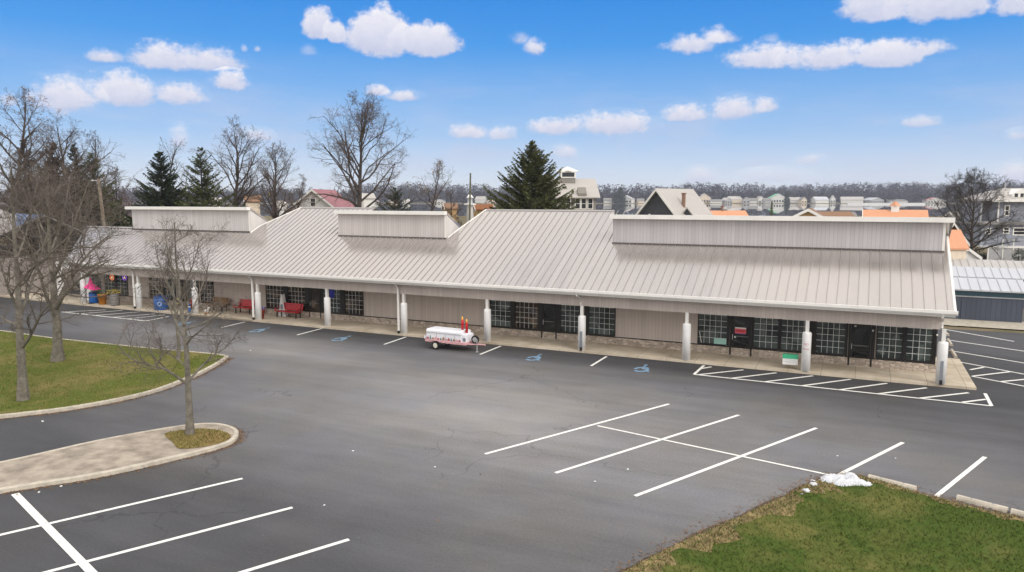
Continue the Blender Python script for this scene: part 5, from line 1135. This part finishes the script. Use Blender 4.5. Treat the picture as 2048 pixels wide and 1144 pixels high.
b = MB(); xa, xb = q_(2028), q_(2062); b.prism([(xa,zt0+.35),(xb,zt0+.35),(xb,zt0+1.0),((xa+xb)/2,zt0+1.75),(xa,zt0+1.0)], 'y', .9, 4.5); dm = b.build('roof_dormer', trim, rf)
for px in (2033, 2044): b = MB(); b.box(q_(px)-.02, q_(px)+.42, .85, .895, zt0+.45, zt0+1.1); b.build('dormer_window', pane_d, rf)
b = MB(); b.lathe((q_(2040), 4.3, zt1-.1), [(.12,0),(.10,.4),(.22,.5),(.10,.62),(.06,1.0),(.01,1.3)], 8); b.build('finial', galv, rf)
def hwin(px, py0, py1, wpx, y):
    x0, x1, z0, z1 = q_(px), q_(px+wpx), zt(py1, d), zt(py0, d); b = MB(); b.box(x0-.14,x0,y-.08,y-.002,z0-.14,z1+.14); b.box(x1,x1+.14,y-.08,y-.002,z0-.14,z1+.14); b.box(x0,x1,y-.08,y-.002,z0-.14,z0); b.box(x0,x1,y-.08,y-.002,z1,z1+.14); b.box(x0,x1,y-.07,y-.002,(z0+z1)/2-.04,(z0+z1)/2+.04)
    w_ = b.build('window', trim, t_); b = MB(); b.box(x0,x1,y-.04,y-.003,z0,z1); b.build('pane', pane_d, w_)
hwin(2017, 412, 430, 6, .9); hwin(2055, 412, 430, 8, .9); hwin(2010, 455, 465, 9, 0); hwin(2029, 456, 468, 26, 0); hwin(1976, 458, 466, 8, 0)
b = MB(); b.box(XU-.12, XU+.05, .8, .899, 5.12, 8.35); b.box(q_(1988)-.05,q_(1988)+.1,3.1,3.199,5.3,8.3); b.build('corner_board', trim, t_)
b = MB(); b.box(q_(1962), X1, -2.6, -.002, 1.72, 1.92); dk = b.build('deck', trim, t_)
for k in range(9): b = MB(); xx = q_(1990)+k*1.5; b.box(xx-.05, xx+.05, -2.55, -2.45, 1.92, 3.0); b.build('deck_post', trim, dk)
b = MB(); b.box(q_(1990), X1, -2.54, -2.46, 2.9, 3.0); [b.box(q_(1990)+i*.16, q_(1990)+i*.16+.03, -2.52, -2.48, 2.0, 2.9) for i in range(70)]; b.build('railing', mat('railing_grey', (.35,.36,.38), .7), dk)
b = MB(); b.box(q_(1963), X1, -2.5, -2.4, -.1, 1.72); b.build('lattice_skirt', wall_grey, t_)
for px in (1963, 1990, 2010, 2038, 2066): b = MB(); b.box(q_(px)-.02, q_(px)+.14, -2.56, -2.505, -.1, 1.72); b.build('skirt_post', trim, t_)
p = at_px(2046, 101); t_ = thing('shrub', 'dark round shrub by the white skirting of the grey house', 'shrub', p); rnd = random.Random(3); b = MB()
for i in range(900):
    v = Vector((rnd.gauss(0,1), rnd.gauss(0,1), rnd.gauss(0,1))).normalized(); c = Vector((v.x*.75, v.y*.75, .9+v.z*.95))*rnd.uniform(.75, 1.05); b.add([c+Vector((rnd.uniform(-.1,.1), rnd.uniform(-.1,.1), rnd.uniform(-.1,.1))) for _ in range(3)], [(0,1,2)])
b.build('foliage', sp2, t_); b = MB(); b.tube([(0,0,0),(0,0,.8)], .06, 6); b.build('stem', barkd, t_)
p = G(2015, 522, 0)
# rows of dark storage units
def storage(label, y0, px0, px1, ppx, hgt, rise, dep, rm):
    x0, x1 = PY(px0, ppx, y0).x, PY(px1, ppx, y0).x; xm = (x0+x1)/2; t_ = thing('storage_building', label, 'storage building', (xm, y0+dep/2, 0), 0, 'rows of storage units'); w = (x1-x0)/2; y = dep/2
    b = MB(); b.prism([(-y,0),(y,0),(y,hgt),(0,hgt+rise),(-y,hgt)], 'x', -w, w); b.build('wall', navy, t_)
    b = MB(); b.prism([(-y-.25,hgt-.05),(0,hgt+rise+.02),(0,hgt+rise+.12),(-y-.25,hgt+.05)], 'x', -w-.2, w+.2); b.prism([(y+.25,hgt-.05),(y+.25,hgt+.05),(0,hgt+rise+.12),(0,hgt+rise+.02)], 'x', -w-.2, w+.2)
    xx = -w
    while xx < w+.1: b.prism([(-y-.26,hgt+.05),(0,hgt+rise+.12),(0,hgt+rise+.17),(-y-.26,hgt+.10)], 'x', xx-.02, xx+.02); xx += .6
    b.build('roof', rm, t_)
    b = MB(); b.box(-w, w, -y-.06, -y-.002, hgt-.42, hgt-.04); b.build('eaves_fascia', teal, t_)
    b = MB(); b.box(-w, w, -y-.05, -y-.004, hgt-.50, hgt-.43); b.build('trim_strip', galv, t_)
    k = int(2*w/3)
    for i in range(k): b = MB(); xc = -w+(i+.5)*2*w/k; b.box(xc-1.2, xc+1.2, -y-.03, -y-.003, .02, hgt-.62); b.build('door', navy, t_)
Y0 = G(1908, 638).y
storage('nearest navy storage row with pale ribbed roof behind the right end of the shops', Y0, 1880, 2046, 620, 2.15, .55, 4.2, roof_white)
storage('middle navy storage row with bright white panel roof', Y0+8.5, 1850, 2200, 555, 2.3, .55, 4.2, roof_white)
storage('farthest navy storage row with dull pale roof', Y0+17.5, 1850, 2200, 528, 2.3, .55, 4.5, roof_mat('roof_dull', (.45,.43,.41), .6, .1))
b = MB(); b.add([(-20,57.2,.02),(60,57.2,.02),(60,Y0+.6,.02),(-20,Y0+.6,.02)], [(0,1,2,3)]); struct(b.build('gravel_strip', mat('pale_gravel', (.40,.36,.29), .95, var=.25, vs=3)))
b = MB(); b.add([(3,Y0+.55,.012),(60,Y0+.55,.012),(60,Y0+26,.012),(3,Y0+26,.012)], [(0,1,2,3)]); struct(b.build('service_lane', mat('lane_asphalt', (.13,.125,.12), .9)))
# shops continuing beyond the left end
d = 66; p = at_px(10, d); rz = R(0); t_ = thing('shop_wing', 'separate pale roofed shop wing half hidden behind the bare trees at the left edge', 'shopping building', (p.x-9, p.y+3, 0), R(-14))
b = MB(); b.box(-14, 11, -4, 6, 0, 3.3); b.build('wall', sid_tan, t_); b = MB(); b.prism([(-7,3.3),(1.5,7.2),(9,3.3),(9,3.2),(1.5,7.05),(-7,3.18)], 'x', -15, 12); rf = b.build('roof', rmet, t_)
b = MB(); b.prism([(-1.0,5.9),(-1.0,8.0),(7,4.2),(7,3.6)], 'x', -14, 6.2); ff = b.build('false_front', sid_grey, t_); b = MB(); b.box(-14.3, 6.6, -1.3, -.9, 8.0, 8.25); b.build('coping', trim, ff)
b = MB(); b.box(-15, 12, -7.15, -7.0, 3.1, 3.4); b.build('gutter', trim, t_)
for k in range(6): b = MB(); b.lathe((-13+k*4.8,-6.4,0), [(.2,0),(.2,2.0),(.09,2.05),(.09,3.15)], 12); b.build('column', white, t_)
for k in range(4): b = MB(); b.box(-12+k*5.6, -9+k*5.6, -4.06, -4.002, .6, 2.7); w_ = b.build('window', g_cool, t_)
# white arched entrance between the two shop wings
p = PY(152, 570, 40.4); t_ = thing('entrance_arch', 'white arched entrance wall left of the strip of shops behind the trees', 'archway', (-60.4, 39.6, 0))
b = MB(); n = 14; out = [(-2.2,0),(-2.2,3.05),(2.2,3.05),(2.2,0),(1.65,0)]+[(1.65*math.cos(math.pi*i/n), 2.0+.75*math.sin(math.pi*i/n)) for i in range(n+1)]+[(-1.65,0)]; b.prism(out, 'y', -.12, .12); b.build('arch', white, t_)
b = MB(); b.prism([(-2.35,3.052),(2.35,3.052),(2.2,3.25),(-2.2,3.25)], 'y', -.22, .22); b.build('cap', trim, t_)
# roofs of further houses near the lake, mostly hidden
for i, (px, d, wpx, top, ev, wm, rm, lab, ang) in enumerate([
 (735, 200, 26, 388, 396, wall_white, roof_pale, 'small white house beyond the big oval bare tree', -60), (505, 150, 30, 392, 402, wall_beige, roof_brown, 'brown roofed house between the bare trees behind the left ridge', -70),
 (560, 160, 26, 402, 408, wall_white, roof_shingle, 'grey shingled house left of the red roofed house', 30), (966, 130, 36, 410, 418, wall_tan, mat('roof_rust', (.23,.09,.035), .85), 'rust brown roofed house just left of the spruce', -75),
 (900, 150, 26, 408, 416, wall_tan, roof_brown, 'low brown roofed house below the wispy bare tree', -70), (430, 170, 22, 396, 404, wall_white, roof_pale, 'pale little house behind the olive conifer', -50), (1700, 150, 20, 425, 431, wall_white, roof_shingle, 'grey roofed cottage left of the orange roofed building', -80), (1908, 170, 26, 424, 434, wall_grey, roof_shingle, 'grey hip roofed house behind the coping at the right end', -60)]):
    w = s_(wpx, d)*.8; hz = zt(ev, d); house('house', lab, 'house', at_px(px, d), face_rot(ang), w, w*1.1, hz, zt(top, d)-hz, wm, rm, .3, [('f',0,hz*.55,w*.14,w*.16)])
# ------------------------------------------------------------------ far shore
FD = 1148
far = [(1252,28,18,wall_white,roof_pale,'long pale house across the lake right of the grey lantern house'),(1281,12,11,wall_beige,roof_shingle,'small beige house across the lake behind the black gable'),(1407,24,22,wall_beige,roof_pale,'tall cream house across the lake beside the charcoal house roof'),(1432,22,9,wall_white,roof_shingle,'low white house across the lake right of the tall cream house'),(1453,16,13,wall_grey,roof_pale,'grey gabled house across the lake in the row'),(1468,24,16,wall_beige,roof_pale,'broad beige house across the lake with pale roof'),(1492,12,14,wall_grey,roof_shingle,'narrow grey house across the lake'),(1505,16,12,wall_white,roof_shingle,'white house with dark roof across the lake left of the grey boathouse'),(1519,14,16,wall_white,roof_pale,'white gabled boathouse across the lake'),(1534,14,12,wall_grey,roof_shingle,'grey house directly left of the green roofed house'),
 (1554,30,22,wall_white,roof_green,'white house with a bright green roof across the lake'),(1588,20,14,wall_white,roof_pale,'white boathouse with a dark opening across the lake'),(1605,12,14,wall_beige,roof_shingle,'beige house behind the white boathouse across the lake'),(1639,26,15,wall_white,roof_white,'white house with white roof across the lake above the tan cottage'),(1665,9,18,wall_white,roof_pale,'narrow white tower house across the lake'),(1703,38,15,wall_white,roof_pale,'wide white house across the lake at the left end of the sea wall'),(1745,30,13,wall_grey,roof_white,'pale grey house across the lake above the orange roof'),(1790,34,9,wall_white,roof_shingle,'low white house across the lake behind the cupola'),(1868,32,13,wall_white,mat('roof_pink', (.50,.22,.22), .7),'white house with a reddish roof across the lake'),(1960,26,9,wall_white,roof_pale,'low white house across the lake left of the grey three storey house'),
 (748,18,9,wall_white,roof_pale,'white house across the lake right of the oval bare tree'),(785,16,8,wall_beige,roof_shingle,'beige house across the lake behind the round evergreen'),(880,18,9,wall_white,roof_shingle,'white house across the lake right of the wispy tree'),(962,18,16,wall_white,roof_pale,'pale tall house across the lake right of the beacon tower'),(982,16,11,wall_beige,roof_pale,'cream house across the lake beside the spruce'),(985+230,14,12,wall_white,roof_shingle,'white gabled house across the lake right of the lantern house'),(610,16,8,wall_white,roof_shingle,'white house across the lake left of the red roofed house'),(812,12,10,wall_white,roof_pale,'small white gabled house across the lake between the bare trees')]
for i, (px, w, h, wm, rm, lab) in enumerate(far):
    d = FD+(i % 3)*6+s_(w, FD)*.5; W_, H_ = s_(w, d)*1.05, s_(h, d)*.85; p = at_px(px, d, 3.4); gable = i % 2 == 0
    t_, rf = house('lake_house', lab, 'house', p, face_rot((0 if gable else -90)+((i*37) % 50-25)), W_ if gable else W_*.8, W_*.8 if gable else W_, H_*.55, H_*.45, wm, rm, .6, [], group='houses along the far shore')
    b = MB(); k = max(2, int(W_/4)); ww = W_/k
    for j in range(k):
        xx = -W_/2+(j+.5)*ww
        if gable: b.box(xx-ww*.28, xx+ww*.28, -W_*.4-.1, -W_*.4-.01, H_*.12, H_*.34)
        else: b.box(-W_*.4-.1, -W_*.4-.01, xx-ww*.28, xx+ww*.28, H_*.12, H_*.34)
    b.build('window_row', pane_d, t_)
def wall_run(name, label, px0, px1, d, h, m):
    a_, c = at_px(px0, d, 0), at_px(px1, d, 0); t_ = thing(name, label, 'sea wall', ((a_.x+c.x)/2, (a_.y+c.y)/2, WATER_Z), R(YAW)); w = (c-a_).length/2; b = MB(); b.box(-w, w, -1.2, 1.2, -.5, h); b.build('wall', m, t_); b = MB(); b.box(-w-.2, w+.2, -1.5, 1.5, h, h+.25); b.build('cap', m, t_)
wall_run('sea_wall', 'long white sea wall standing in the lake behind the orange roof', 1695, 1850, 900, 1.8, white)
wall_run('sea_wall', 'short pale sea wall in the lake left of the grey three storey house', 1944, 2000, 900, 1.3, white)
p = at_px(1544, 240, 0); t_ = thing('post_tree', 'narrow dark green columnar evergreen before the green roofed house', 'tree', (p.x, p.y, 3.2)); rnd = random.Random(9); b = MB()
for i in range(700):
    h = rnd.random(); a_ = rnd.uniform(0, 6.28); rr = .62*(1-h*.6)*math.sqrt(rnd.random()); c = Vector((rr*math.cos(a_), rr*math.sin(a_), .3+h*4.6)); b.add([c+Vector((rnd.uniform(-.14,.14), rnd.uniform(-.14,.14), rnd.uniform(-.2,.2))) for _ in range(3)], [(0,1,2)])
b.build('crown', sp3, t_); b = MB(); b.tube([(0,0,-1),(0,0,3)], .1, 6); b.build('trunk', barkd, t_)
# ================================================================== winter haze: even pale air round the whole place
b = MB(); c0 = [UV(u, v, 0) for u, v in ((-2750,-500),(2750,-500),(2750,2500),(-2750,2500))]
b.add([(p.x, p.y, z) for z in (-1.5, 62) for p in c0], [(3,2,1,0),(4,5,6,7),(0,1,5,4),(1,2,6,5),(2,3,7,6),(3,0,4,7)])
hm = bpy.data.materials.new('haze'); t = nodes_of(hm); o_ = N(t, 'ShaderNodeOutputMaterial'); v_ = N(t, 'ShaderNodeVolumePrincipled'); v_.inputs['Color'].default_value = (.80,.86,1,1); v_.inputs['Density'].default_value = .00017; L(t, v_.outputs[0], o_.inputs['Volume'])
struct(b.build('haze', hm), True, 'pale winter haze over the village and lake')
